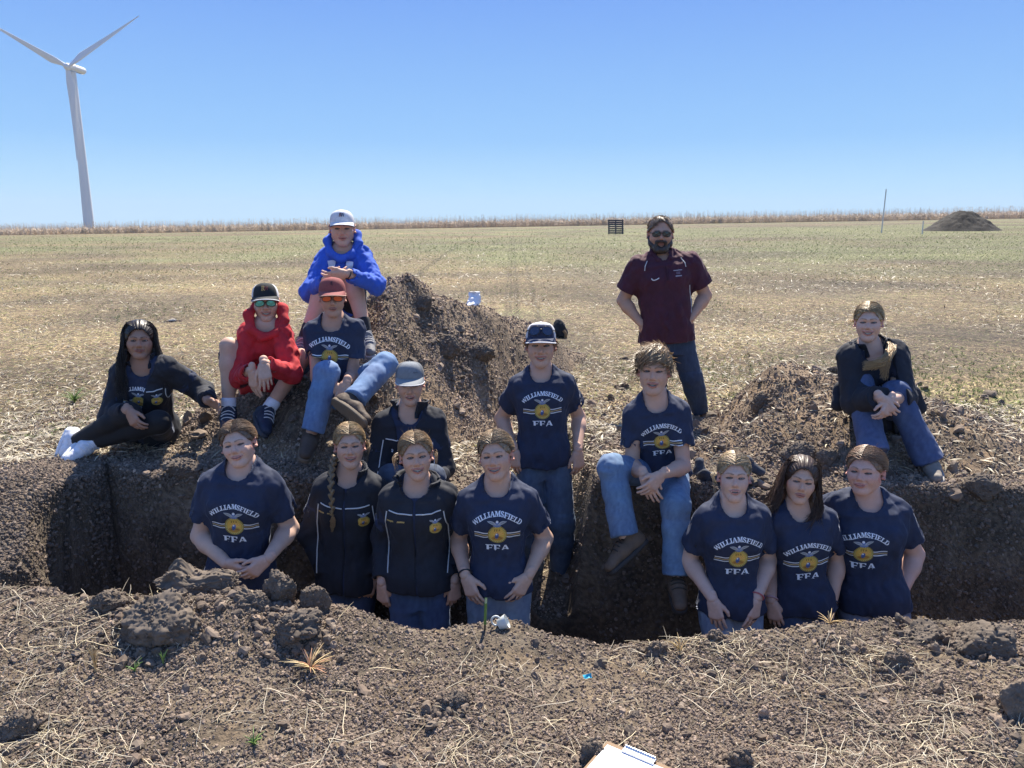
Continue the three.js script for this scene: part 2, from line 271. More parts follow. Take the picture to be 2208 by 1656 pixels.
// surface nets over a grid, skipping blocks that lie clear of the surface
function nets(f, lo, hi, cell, colour) {
  const B = 5, n = [0, 1, 2].map((i) => Math.ceil((hi[i] - lo[i]) / cell / B) * B + 1), [nx, ny, nz] = n, F = new Float32Array(nx * ny * nz).fill(1), half = B * cell * 0.87 * 1.7;
  const at = (i, j, k) => (k * ny + j) * nx + i;
  for (let k = 0; k < nz; k += B) for (let j = 0; j < ny; j += B) for (let i = 0; i < nx; i += B) {
    const c = f(lo[0] + (i + B / 2) * cell, lo[1] + (j + B / 2) * cell, lo[2] + (k + B / 2) * cell), far = Math.abs(c) > half + 0.01;
    for (let kk = k; kk < Math.min(k + B, nz); kk++) for (let jj = j; jj < Math.min(j + B, ny); jj++) for (let ii = i; ii < Math.min(i + B, nx); ii++) F[at(ii, jj, kk)] = far ? c : f(lo[0] + ii * cell, lo[1] + jj * cell, lo[2] + kk * cell);
  }
  const id = new Int32Array(nx * ny * nz).fill(-1), pos = [], idx = [];
  const E = [[0, 1], [0, 2], [0, 4], [1, 3], [1, 5], [2, 3], [2, 6], [3, 7], [4, 5], [4, 6], [5, 7], [6, 7]];
  for (let k = 0; k < nz - 1; k++) for (let j = 0; j < ny - 1; j++) for (let i = 0; i < nx - 1; i++) {
    let m = 0; for (let c = 0; c < 8; c++) if (F[at(i + (c & 1), j + ((c >> 1) & 1), k + (c >> 2))] < 0) m |= 1 << c;
    if (m === 0 || m === 255) continue;
    let x = 0, y = 0, z = 0, q = 0;
    for (const [a, b] of E) {
      if (((m >> a) & 1) === ((m >> b) & 1)) continue;
      const fa = F[at(i + (a & 1), j + ((a >> 1) & 1), k + (a >> 2))], fb = F[at(i + (b & 1), j + ((b >> 1) & 1), k + (b >> 2))], t = fa / (fa - fb);
      x += lerp(a & 1, b & 1, t); y += lerp((a >> 1) & 1, (b >> 1) & 1, t); z += lerp(a >> 2, b >> 2, t); q++;
    }
    id[at(i, j, k)] = pos.length / 3; pos.push(lo[0] + (i + x / q) * cell, lo[1] + (j + y / q) * cell, lo[2] + (k + z / q) * cell);
  }
  const quad = (a, b, c, d, flip) => { if (a < 0 || b < 0 || c < 0 || d < 0) return; flip ? idx.push(a, c, b, a, d, c) : idx.push(a, b, c, a, c, d); };
  for (let k = 1; k < nz - 1; k++) for (let j = 1; j < ny - 1; j++) for (let i = 1; i < nx - 1; i++) {
    const s = F[at(i, j, k)] < 0;
    if (s !== F[at(i + 1, j, k)] < 0) quad(id[at(i, j - 1, k - 1)], id[at(i, j, k - 1)], id[at(i, j, k)], id[at(i, j - 1, k)], !s);
    if (s !== F[at(i, j + 1, k)] < 0) quad(id[at(i - 1, j, k - 1)], id[at(i - 1, j, k)], id[at(i, j, k)], id[at(i, j, k - 1)], !s);
    if (s !== F[at(i, j, k + 1)] < 0) quad(id[at(i - 1, j - 1, k)], id[at(i, j - 1, k)], id[at(i, j, k)], id[at(i - 1, j, k)], !s);
  }
  const N = pos.length / 3, nor = new Float32Array(N * 3), e = cell * 0.6, g = new THREE.BufferGeometry();
  for (let i = 0; i < N; i++) {
    const x = pos[i * 3], y = pos[i * 3 + 1], z = pos[i * 3 + 2];
    const q1 = f(x + e, y - e, z - e), q2 = f(x - e, y - e, z + e), q3 = f(x - e, y + e, z - e), q4 = f(x + e, y + e, z + e), a = q1 - q2 - q3 + q4, b = -q1 - q2 + q3 + q4, c = -q1 + q2 - q3 + q4, l = Math.hypot(a, b, c) || 1;
    nor[i * 3] = a / l; nor[i * 3 + 1] = b / l; nor[i * 3 + 2] = c / l;
  }
  g.setAttribute('position', new THREE.BufferAttribute(new Float32Array(pos), 3)); g.setAttribute('normal', new THREE.BufferAttribute(nor, 3));
  if (colour) { const col = new Float32Array(N * 3); for (let i = 0; i < N; i++) col.set(colour(pos[i * 3], pos[i * 3 + 1], pos[i * 3 + 2], nor[i * 3], nor[i * 3 + 1], nor[i * 3 + 2]), i * 3); g.setAttribute('color', new THREE.BufferAttribute(col, 3)); }
  g.setIndex(idx);
  return g;
}
const build = (prims, cell, f = null, colour = null, pad = 0.03) => { const [lo, hi] = bounds(prims, pad); return nets(f ?? union(prims), lo, hi, cell, colour); };
const mix3 = (a, b, t) => [lerp(a[0], b[0], t), lerp(a[1], b[1], t), lerp(a[2], b[2], t)];

const skinMat = new THREE.MeshPhysicalMaterial({ vertexColors: true, roughness: 0.66, sheen: 0.05, sheenRoughness: 0.6 });
const clothMat = new THREE.MeshPhysicalMaterial({ vertexColors: true, roughness: 0.85, sheen: 0.9, sheenRoughness: 0.38, sheenColor: C(0.28, 0.31, 0.42) });
const shellMat = new THREE.MeshPhysicalMaterial({ vertexColors: true, roughness: 0.86, sheen: 0.6, sheenRoughness: 0.4, sheenColor: C(0.16, 0.165, 0.2) });
const hairMat = new THREE.MeshPhysicalMaterial({ vertexColors: true, roughness: 0.46, sheen: 0.4, sheenRoughness: 0.4 });
const leatherMat = new THREE.MeshStandardMaterial({ vertexColors: true, roughness: 0.75 });
const pipingMat = std(C(0.7, 0.7, 0.68), 0.6);
const eyeMat = new THREE.MeshStandardMaterial({ vertexColors: true, roughness: 0.15 });

// ---- heads, in their own axes: x to the photograph's right, y up, z forward, eyes at y = 0, 23 cm from chin to crown
function headPrims(o) {
  const w = o.wide ?? 1, jaw = o.jaw ?? 1, p = [];
  p.push(ell(V(0, 0.03, -0.018), 0.073 * w, 0.083, 0.094, 0.02), ell(V(0, -0.028, 0.020), 0.0605 * w, 0.077, 0.062, 0.03));
  for (const s of [-1, 1]) {
    p.push(cap(V(s * 0.047 * w * jaw, -0.055, -0.005), V(s * 0.018 * jaw, -0.1, 0.056), 0.021, 0.016, 0.03));
    p.push(cap(V(s * 0.033 * w, -0.034, 0.052), V(s * 0.046 * w, -0.028, 0.034), 0.024 + (o.cheek ?? 0), 0.02, 0.03));
    p.push(cap(V(s * 0.012, 0.017, 0.076), V(s * 0.044 * w, 0.015, 0.056), 0.0105, 0.009, 0.022));
    p.push(cap(V(s * 0.0092, -0.0365, 0.087), V(s * 0.0102, -0.037, 0.083), 0.0072, 0.0068, 0.008));
  }
  p.push(ell(V(0, -0.1, 0.06), 0.022 * jaw, 0.018, 0.019, 0.025));
  const ns = o.nose ?? 1; p.push(cap(V(0, 0.006, 0.078), V(0, -0.026, 0.0945 + 0.004 * (ns - 1)), 0.0072 * ns, 0.009 * ns, 0.012), ell(V(0, -0.031, 0.095 + 0.005 * (ns - 1)), 0.0098 * ns, 0.0088, 0.0094, 0.009));
  return p;
}
function headSDF(o) {
  const base = union(headPrims(o)), w = o.wide ?? 1, sm = o.smile ?? 0.5, open = o.teeth ?? 0;
  const mc = 0.022 + 0.0105 * sm, my = -0.066, up = 0.011 * sm, lid = (o.eye ?? 0.5);
  const lipsU = [], lipsL = [], lidsU = [];
  const zAt = (x) => 0.0855 - 9 * x * x - 0.002 * sm;
  const pt = (x, dy) => V(x, my + dy + up * (x / mc) ** 2, zAt(x));
  for (const s of [-1, 1]) {
    lipsU.push(cap(pt(0, 0.0035 + open * 0.003), pt(s * mc * 0.55, 0.003 + open * 0.0027), 0.0054, 0.0048, 0.004), cap(pt(s * mc * 0.55, 0.003 + open * 0.0027), pt(s * mc, 0), 0.0048, 0.0026, 0.004));
    lipsL.push(cap(pt(0, -0.0055 - open * 0.0034), pt(s * mc * 0.55, -0.0045 - open * 0.0026), 0.0062, 0.0054, 0.004), cap(pt(s * mc * 0.55, -0.0045 - open * 0.0026), pt(s * mc, 0), 0.0054, 0.0026, 0.004));
  }
  const LU = union(lipsU), LL = union(lipsL);
  const slot = (x, y, z) => { const a = x / (mc * 0.9), yy = my + up * a * a * 0.8 - 0.001; return Math.hypot(x / (mc * 0.88) * 0.01, (y - yy) / (0.001 + 0.0044 * open * Math.max(0, 1 - a * a)) * 0.01) - 0.01; };
  const eyes = [-1, 1].map((s) => ({ s, c: V(s * 0.031 * w, -0.002, 0.0625) }));
  const ear = []; for (const s of [-1, 1]) {
    const X = 0.07 * w, pts = [[-0.018, 0.012], [0, 0.02], [0.017, 0.012], [0.018, -0.004], [0.008, -0.018], [-0.006, -0.028], [-0.016, -0.03]].map(([b, a]) => V(s * (X + 0.012 - b * 0.22 + Math.abs(a) * 0.02), a + 0.0, -0.012 - b * 0.75));
    for (let i = 0; i < 6; i++) ear.push(cap(pts[i], pts[i + 1], 0.0052, 0.0052, 0.005));
    ear.push(cap(V(s * (X - 0.004), 0.004, -0.006), V(s * (X + 0.009), -0.005, -0.014), 0.013, 0.012, 0.008, V(s * 0.94, 0, 0.33), 3.2));
    ear.push(ell(V(s * (X + 0.006), -0.027, -0.002), 0.005, 0.008, 0.006, 0.006));
  }
  const EAR = union(ear);
  const neckR = o.neck ?? 0.05, LG = o.long ?? 1;
  return {
    eyes, mc, my, up, open, slot, LU, LL, EAR,
    f: (x, y, z) => {
      if (y < 0) { const y0 = y; y = y > -0.118 * LG ? y / LG : y + 0.118 * (LG - 1); }
      let d = base(x, y, z);
      if (z > 0.02) {
        for (const e of eyes) { // socket, then lids round the eyeball
          const dx = (x - e.c.x) / 0.019, dy = (y - 0.001) / 0.0115, dz = (z - 0.089) / 0.017, q = Math.sqrt(dx * dx + dy * dy + dz * dz);
          if (q < 3) d = smax(d, -(q - 1) * 0.0115, 0.014);
          const r = Math.hypot(x - e.c.x, y - e.c.y, z - e.c.z);
          if (r < 0.03) {
            const a = (x - e.c.x) / 0.0155, oy = e.c.y + 0.0004 + 0.0012 * a, hh = (0.0022 + 0.0056 * lid) * Math.max(0, 1 - a * a);
            d = smin(d, r - 0.0142, 0.005); d = Math.max(d, -Math.max(Math.abs(y - oy) - hh, 0.0124 - r));
          }
        }
        if (y < -0.03 && y > -0.1) { d = smin(d, LU(x, y, z), 0.006); d = smin(d, LL(x, y, z), 0.006); const sl = slot(x, y, z); d = smax(d, -Math.max(sl, 0.076 - z + (-9 * x * x)), 0.002); }
        if (y < -0.034 && y > -0.05) for (const s of [-1, 1]) { const q = Math.hypot(x - s * 0.0065, y + 0.0405, z - 0.092); d = smax(d, -(q - 0.0036), 0.003); }
        if (sm > 0.3) for (const s of [-1, 1]) { // smile folds
          const q = Math.hypot(x - s * (0.026 + (-0.035 - y) * 0.42), z - 0.078); if (y < -0.038 && y > -0.075) d = smax(d, -(q - 0.002 * sm), 0.014);
        }
      }
      if (Math.abs(x) > 0.05) d = smin(d, EAR(x, y, z), 0.006);
      const nx = x, nz = z + 0.018 + (y + 0.1) * 0.1; // top of the neck
      if (y < -0.02) { const nk = Math.max(Math.hypot(nx, nz) - neckR + 0.02 * sstep(-0.09, -0.15, y), y + 0.05, -0.155 - y); d = smin(d, nk, 0.02); }
      return d;
    },
  };
}
const headLo = [-0.1, -0.155, -0.125], headHi = [0.1, 0.125, 0.125];
function headGeo(o, cell = 0.0034) {
  const H = headSDF(o), skin = o.skin, brow = o.brow ?? [0.14, 0.085, 0.05], w = o.wide ?? 1, lip = o.lip ?? [skin[0] * 0.86, skin[1] * 0.5, skin[2] * 0.52];
  const LG = o.long ?? 1;
  return [nets(H.f, headLo, headHi, cell, (x, y, z) => {
    if (y < 0) y = y > -0.118 * LG ? y / LG : y + 0.118 * (LG - 1);
    let c = [...skin]; const n = 1 + 0.06 * noise(x * 45, y * 45, z * 45) + 0.07 * noise(x * 210, y * 210, z * 210), rd = 0.06 * noise(x * 30 + 7, y * 30, z * 30); c = [c[0] * n, c[1] * n * (1 - rd), c[2] * n * (1 - rd)]; if (o.freckles && noise(x * 420, y * 420, z * 420) > 0.45 && y < 0.02 && y > -0.06) c = mix3(c, [c[0] * 0.8, c[1] * 0.62, c[2] * 0.5], o.freckles);
    if (z > 0.03) {
      const ax = Math.abs(x);
      const bl = Math.exp(-(((ax - 0.04) / 0.017) ** 2) - ((y + 0.033) / 0.016) ** 2) * 0.3 + Math.exp(-((x / 0.011) ** 2) - ((y + 0.032) / 0.011) ** 2) * 0.35; c = mix3(c, [c[0] * 0.98, c[1] * 0.72, c[2] * 0.72], bl * (o.blush ?? 1));
      const bt = (ax - 0.012) / 0.034, by = 0.0185 + 0.006 * Math.sin(clamp(bt, 0, 1) * 2.4) - bt * 0.002, bd = Math.abs(y - by) - lerp(0.0036, 0.0016, clamp(bt, 0, 1)) * (o.browW ?? 1);
      if (bt > -0.05 && bt < 1.05) c = mix3(c, brow, (o.browA ?? 0.95) * clamp(0.5 - bd / 0.0022, 0, 1) * (0.75 + 0.25 * noise(x * 700, y * 300)));
      for (const e of H.eyes) { const a = (x - e.c.x) / 0.0165, hh = (0.0022 + 0.0056 * (o.eye ?? 0.5)) * Math.max(0, 1 - a * a); if (Math.abs(a) < 1.05) { const yy = y - e.c.y - 0.0004 - 0.0012 * a, q = Math.abs(Math.abs(yy) - hh - 0.0008) - (yy > 0 ? 0.0016 : 0.0006); c = mix3(c, [0.05, 0.03, 0.022], clamp(0.8 - q / 0.002, 0, 1) * (yy > 0 ? 1 : 0.6)); if (Math.abs(yy) < hh) c = [0.05, 0.035, 0.03]; } }
      if (z > 0.055 && y < -0.045 && y > -0.095) {
        const l = Math.min(H.LU(x, y, z), H.LL(x, y, z)); c = mix3(c, lip, clamp(0.9 - l / 0.0032, 0, 1) * 0.8);
        const s = H.slot(x, y, z); if (s < 0.0015) c = H.open > 0.2 ? mix3([0.2, 0.07, 0.06], [0.74, 0.66, 0.55], clamp(-s / 0.0016, 0, 1)) : [0.12, 0.05, 0.045];
      }
      if (o.stubble) { const t = sstep(-0.03, -0.05, y) * o.stubble; c = mix3(c, brow, t * (0.6 + 0.3 * noise(x * 400, y * 400, z * 400))); }
    }
    if (Math.abs(x) > 0.068 * w && y > -0.05 && y < 0.04) c = mix3(c, [c[0] * 1.02, c[1] * 0.68, c[2] * 0.66], 0.7);
    return c;
  }), H];
}
function eyeGeo(iris) {
  const g = new THREE.SphereGeometry(0.0126, 18, 14); g.rotateX(Math.PI / 2); const p = g.attributes.position, c = [];
  for (let i = 0; i < p.count; i++) { const q = Math.hypot(p.getX(i), p.getY(i)); c.push(...(p.getZ(i) > 0 && q < 0.0025 ? [0.01, 0.01, 0.01] : p.getZ(i) > 0 && q < 0.0062 ? iris : [0.62, 0.58, 0.55])); }
  g.setAttribute('color', new THREE.Float32BufferAttribute(c, 3)); return g;
}
// ---- hair: a shell over the skull and many single strands
const skullR = (v) => { // distance from the skull's middle to its surface along a unit direction
  const q = Math.sqrt((v.x / 0.073) ** 2 + (v.y / 0.083) ** 2 + (v.z / 0.094) ** 2); return 1 / q;
};
const SK = V(0, 0.03, -0.018);
const onSkull = (v, up = 0.012, w = 1) => { const r = skullR(v) + up; return V(v.x * r * w + SK.x, v.y * r + SK.y, v.z * r + SK.z); };
function ribbon(list) { // list of [points, radius, colour]: thin tapered three-sided strands in one geometry
  const pos = [], nor = [], col = [], idx = []; const t = V(), a = V(), b = V();
  for (const [pts, r, c] of list) {
    const n = pts.length, s0 = pos.length / 3;
    for (let i = 0; i < n; i++) {
      t.copy(pts[Math.min(i + 1, n - 1)]).sub(pts[Math.max(i - 1, 0)]).normalize(); a.set(0.31, 0.83, 0.46).cross(t).normalize(); b.copy(t).cross(a);
      const rr = r * (i === 0 ? 0.7 : 1) * (1 - 0.75 * (i / (n - 1)) ** 3);
      for (let k = 0; k < 3; k++) { const u = Math.cos(k * 2.0944), v = Math.sin(k * 2.0944), q = V().addScaledVector(a, u).addScaledVector(b, v); pos.push(pts[i].x + q.x * rr, pts[i].y + q.y * rr, pts[i].z + q.z * rr); nor.push(q.x, q.y, q.z); col.push(c[0], c[1], c[2]); }
      if (i) for (let k = 0; k < 3; k++) { const p = s0 + (i - 1) * 3 + k, q = s0 + (i - 1) * 3 + (k + 1) % 3; idx.push(p, q, p + 3, q, q + 3, p + 3); }
    }
  }
  const g = new THREE.BufferGeometry();
  g.setAttribute('position', new THREE.Float32BufferAttribute(pos, 3)); g.setAttribute('normal', new THREE.Float32BufferAttribute(nor, 3)); g.setAttribute('color', new THREE.Float32BufferAttribute(col, 3)); g.setIndex(idx); return g;
}
const bez = (a, b, c, d, t) => V().addScaledVector(a, (1 - t) ** 3).addScaledVector(b, 3 * t * (1 - t) ** 2).addScaledVector(c, 3 * t * t * (1 - t)).addScaledVector(d, t ** 3);
function hairGeo(o, R) {
  const style = o.hair, base = o.hairColour, w = o.wide ?? 1, list = [], geos = [];
  const tint = (k = 1) => { const t = (0.7 + R() * R() * 0.7) * k; return base.map((v, i) => v * t * (1 + (R() - 0.5) * 0.12)); };
  const colour = (x, y, z) => { const t = 0.72 + 0.3 * noise(x * 150, y * 30, z * 60) + 0.12 * noise(x * 300, y * 60, z * 200); return base.map((v) => v * t); };
  const extra = []; let faceTop = 0.072, sideZ = 0.03, nape = -0.07, thick = 0.011, capCut = null;
  if (style === 'mop') { thick = 0.02; faceTop = 0.052; nape = -0.06; }
  if (style === 'short') { thick = 0.010; nape = -0.05; faceTop = 0.082; }
  if (style === 'curls') { thick = 0.014; nape = -0.09; capCut = 0.03; }
  if (style === 'cropped') { thick = 0.006; nape = -0.05; capCut = 0.035; }
  if (style === 'long') { thick = 0.017; nape = -0.2; for (const s of [-1, 1]) extra.push(cap(V(s * 0.07, 0.02, -0.02), V(s * 0.088, -0.1, -0.015), 0.026, 0.026, 0.03), cap(V(s * 0.088, -0.1, -0.015), V(s * 0.092, -0.2, 0.0), 0.026, 0.02, 0.03)); extra.push(cap(V(0, -0.02, -0.08), V(0, -0.2, -0.075), 0.05, 0.05, 0.04)); }
  const shell = ell(SK, 0.073 * w + thick, 0.083 + thick * (style === 'mop' ? 1.25 : 1), 0.094 + thick, 0.02), pr = [shell, ...extra], U = union(pr);
  const part = o.part ?? 0;
  const f = (x, y, z) => {
    let d = U(x, y, z);
    const ang = Math.atan2(x - part, y - 0.0), rip = style === 'mop' || style === 'curls' ? fbm(x * 55, y * 40, z * 40, 3) * 0.011 : noise(ang * 26, z * 14, 4) * 0.0022 + noise(x * 90, y * 20, z * 30) * 0.0016;
    d += rip;
    if (!capCut && style !== 'mop') d += 0.004 * Math.exp(-(((x - part) / 0.004) ** 2)) * (y > 0.05 ? 1 : 0);
    // the face and the ears stay clear
    const fy = style === 'mop' ? faceTop + 0.012 * noise(x * 60, 3) : faceTop;
    const face = Math.hypot(x / (0.068 * w), (y - (fy - 0.11)) / 0.11, Math.min(0, z - 0.045) / 0.06) - 1;
    d = smax(d, -face * 0.06, 0.006);
    if (z > sideZ) d = smax(d, -(0.06 - (y - fy + 0.07) - 0.0) , 0.004) < 0 && y < fy - 0.06 && style !== 'long' ? Math.max(d, 0.01) : d;
    if (style !== 'long') { for (const s of [-1, 1]) d = smax(d, 0.021 - Math.hypot((x - s * 0.078) * 0.6, y + 0.006, z + 0.01), 0.006); const np = nape + (z + 0.11) * 0.55; d = Math.max(d, np - y); if (z > 0.0) d = Math.max(d, -0.03 - y); }
    else if (z > 0.03) d = Math.max(d, -(y + 0.26));
    if (capCut != null) d = Math.max(d, y - capCut);
    return d;
  };
  const [lo, hi] = bounds(pr, 0.012);
  geos.push(nets(f, lo, hi, 0.0042, colour));
  const N = o.strands ? o.strands + 250 : 720;
  if (style === 'tied') {
    const T = o.tie ?? V(0, -0.01, -0.118), tv = T.clone().sub(SK).normalize();
    for (let i = 0; i < N; i++) {
      const s = R() < 0.5 ? -1 : 1, fromPart = R() < 0.55; let v;
      if (fromPart) { const a = lerp(0.32, 1.7, R()); v = V(s * 0.02 + part * 6, Math.sin(a), Math.cos(a)); } else { const a = R(); v = V(s * lerp(0.2, 1.0, a), lerp(0.66, -0.22, a), lerp(0.88, 0.12, a) + (R() - 0.5) * 0.25); }
      v.normalize(); const side = fromPart ? V(s * lerp(0.55, 0.98, R()), lerp(0.75, 0.05, R()), lerp(0.35, -0.3, R())).normalize() : V(s * 0.98, v.y * 0.7 + (R() - 0.5) * 0.15, -0.25).normalize(), pts = [], lift = 0.0105 + R() * 0.006;
      for (let q = 0; q <= 9; q++) { const t = q / 9, a = v.clone().lerp(side, t), b = side.clone().lerp(tv, t), dd = a.lerp(b, t).normalize(); pts.push(onSkull(dd, lift + 0.003 * Math.sin(t * 3), w)); }
      list.push([pts, 0.0009 + R() * 0.0007, tint()]);
    }
    for (let i = 0; i < 34; i++) { const v = V((R() - 0.5) * 1.9, 0.4 + R() * 0.7, (R() - 0.35) * 1.4).normalize(), a = onSkull(v, 0.011, w), u = V((R() - 0.5), R() * 0.9, (R() - 0.5)).normalize(), L = 0.008 + R() * 0.02, b = a.clone().addScaledVector(v, L * 0.5).addScaledVector(u, L * 0.4); list.push([[a, a.clone().lerp(b, 0.5).addScaledVector(u, 0.004), b, b.clone().addScaledVector(u, L * 0.7)], 0.0004, tint(1.25)]); }
    for (const [side, n, len, drop] of o.wisps ?? []) for (let i = 0; i < n; i++) { const a = V(side * (0.062 + R() * 0.02), 0.01 + R() * 0.03 - 0.02, -0.075 + R() * 0.03), b = a.clone().add(V(side * (0.03 + R() * 0.03), (R() - 0.5) * 0.03, 0.01)), e = V(side * (0.085 + R() * len), -drop * (0.4 + R()), -0.03 + R() * 0.04), pts = []; for (let q = 0; q <= 8; q++) pts.push(bez(a, b, b.clone().lerp(e, 0.5).add(V(side * 0.012, 0.012, 0)), e, q / 8)); list.push([pts, 0.0013, tint(1.05)]); }
  } else if (style === 'long') {
    for (let i = 0; i < (o.strands ?? 900); i++) {
      const s = R() < 0.5 ? -1 : 1, a = lerp(0.35, 2.6, R()), v = V(s * 0.02 + part * 6, Math.sin(a), Math.cos(a)).normalize(), back = a > 1.6;
      const p0 = onSkull(v, 0.014, w), p1 = onSkull(V(s * lerp(0.5, 1, R()), 0.55, lerp(0.45, -0.6, clamp((a - 0.35) / 2, 0, 1))).normalize(), 0.02 + R() * 0.006, w);
      const zz = lerp(0.028, -0.09, clamp((a - 0.35) / 1.9, 0, 1)) + (R() - 0.5) * 0.03, L = (o.len ?? 0.3) * (0.75 + R() * 0.4), wv = (o.wave ?? 0.008);
      const p2 = V(s * (0.086 + R() * 0.02), -0.03, zz), p3 = V(s * (0.085 + R() * 0.045), -0.13, zz + 0.006 + 0.012 * R()), p4 = V(s * (0.07 + R() * 0.08) + (o.blow ?? 0) * R(), -L, zz + (back ? 0 : 0.03) + R() * 0.02);
      const cv = new THREE.CatmullRomCurve3([p0, p1, p2, p3, p4]), pts = []; const ph = R() * 6; for (let q = 0; q <= 14; q++) { const t = q / 14, c = cv.getPoint(t); c.x += Math.sin(t * 13 + ph) * wv * t; c.z += Math.cos(t * 11 + ph) * wv * t * 0.7; pts.push(c); }
      list.push([pts, 0.0013 + R() * 0.0012, tint()]);
    }
  } else {
    const n = style === 'mop' ? 1100 : style === 'curls' ? 420 : style === 'short' ? 900 : 260;
    for (let i = 0; i < n; i++) {
      let v = V(R() * 2 - 1, R() * 2 - 1, R() * 2 - 1); if (v.length() > 1) { i--; continue; } v.normalize();
      const root = onSkull(v, thick * 0.8, w);
      if (f(root.x, root.y, root.z) > 0.002) continue;
      const L = style === 'mop' ? 0.035 + R() * 0.04 : style === 'curls' ? 0.03 + R() * 0.03 : style === 'short' ? 0.014 + R() * 0.018 : 0.008;
      const fl = style === 'mop' ? V(-0.55 - v.x * 0.2, -0.25, 0.75) : style === 'short' ? V(0.45, 0.25, 0.7) : V(v.x * 0.8, -0.6, -0.3), tng = fl.sub(v.clone().multiplyScalar(fl.dot(v))).normalize(), pts = [root];
      const cu = (R() - 0.5) * 0.6; for (let q = 1; q <= 5; q++) { const t = q / 5, p = root.clone().addScaledVector(tng, L * t).addScaledVector(v, L * (0.35 * t - (style === 'curls' ? 0.1 : 0.25) * t * t + (style === 'curls' ? 0.12 * Math.sin(t * 8 + i) : 0))); p.x += cu * L * t * t; pts.push(p); }
      list.push([pts, style === 'cropped' ? 0.0008 : 0.0014 + R() * 0.001, tint()]);
    }
  }
  geos.push(ribbon(list));
  return mergeGeometries(geos);
}
// ---- hands: x towards the thumb, y along the fingers, z out of the back of the hand
function handPrims(curl, spread, thumbOut) {
  const p = [], xs = [0.03, 0.0105, -0.009, -0.027], L = [0.07, 0.078, 0.073, 0.058], rr = [0.0088, 0.009, 0.0086, 0.0075];
  p.push(cap(V(0, -0.035, 0), V(0, 0.012, 0), 0.026, 0.027, 0.02, V(0, 0, 1), 1.42));
  xs.forEach((x, i) => {
    const base = V(x, [0.084, 0.09, 0.086, 0.077][i], 0); p.push(cap(V(x * 0.62, 0.01, 0), base, 0.0145, 0.0122, 0.016));
    let a = base, ang = 0.12 + 0.05 * i, sx = (1.2 - i) * spread * 0.09;
    [0.45, 0.31, 0.24].forEach((fr, q) => { ang += curl * (q === 0 ? 0.75 : 0.85) * (0.9 + i * 0.08); const l = L[i] * fr, b = V(a.x + sx * l * 2, a.y + Math.cos(ang) * l, a.z - Math.sin(ang) * l); p.push(cap(a, b, rr[i] * (1 - q * 0.09), rr[i] * (0.94 - q * 0.11), q ? 0.003 : 0.006)); a = b; });
  });
  const t0 = V(0.018, 0.012, -0.006), t1 = V(0.036 + 0.012 * thumbOut, 0.045, -0.014), t2 = V(0.042 + 0.022 * thumbOut, 0.074 - 0.006 * thumbOut, -0.018 - 0.01 * curl), t3 = V(0.040 + 0.026 * thumbOut, 0.098 - 0.012 * thumbOut, -0.022 - 0.02 * curl);
  p.push(cap(t0, t1, 0.016, 0.0125, 0.014), cap(t1, t2, 0.0115, 0.0098, 0.005), cap(t2, t3, 0.0098, 0.0078, 0.004));
  return p;
}
function handGeo(W, dir, thumb, o, skin, sc) {
  const y = dir.clone().normalize(), x = thumb.clone().addScaledVector(y, -thumb.dot(y)).normalize(), z = x.clone().cross(y), flip = o.flip ? -1 : 1;
  const pr = handPrims(o.curl ?? 0.35, o.spread ?? 0.5, o.thumbOut ?? 0.5), U = union(pr), [lo, hi] = bounds(pr, 0.012);
  const g = nets(U, lo, hi, 0.0034, (px, py, pz) => { const k = 1 + 0.07 * noise(px * 90, py * 90, pz * 90); let c = skin.map((v) => v * k); if (py > 0.08 && pz > -0.01) c = mix3(c, [c[0], c[1] * 0.84, c[2] * 0.82], 0.4 * Math.max(0, 1 - Math.abs(py - 0.09) / 0.012)); if (o.nails && py > 0.13) c = mix3(c, o.nails, sstep(0.135, 0.142, py)); return c; });
  const m = new THREE.Matrix4().makeBasis(x.multiplyScalar(sc), y.multiplyScalar(sc), z.multiplyScalar(sc * flip)).setPosition(W);
  if (flip < 0) { const ix = g.index.array; for (let i = 0; i < ix.length; i += 3) { const t = ix[i]; ix[i] = ix[i + 1]; ix[i + 1] = t; } }
  g.applyMatrix4(m);
  return g;
}
function ik(S, Wp, hint, L1, L2) {
  const d = Wp.clone().sub(S); let D = d.length(); const k = D > (L1 + L2) * 0.995 ? D / (L1 + L2) / 0.995 : 1; L1 *= k; L2 *= k; d.normalize();
  const a = (L1 * L1 - L2 * L2 + D * D) / (2 * D), h = Math.sqrt(Math.max(0, L1 * L1 - a * a)), pole = hint.clone().sub(S); pole.addScaledVector(d, -pole.dot(d)).normalize();
  return { p: S.clone().addScaledVector(d, a).addScaledVector(pole, h), k };
}

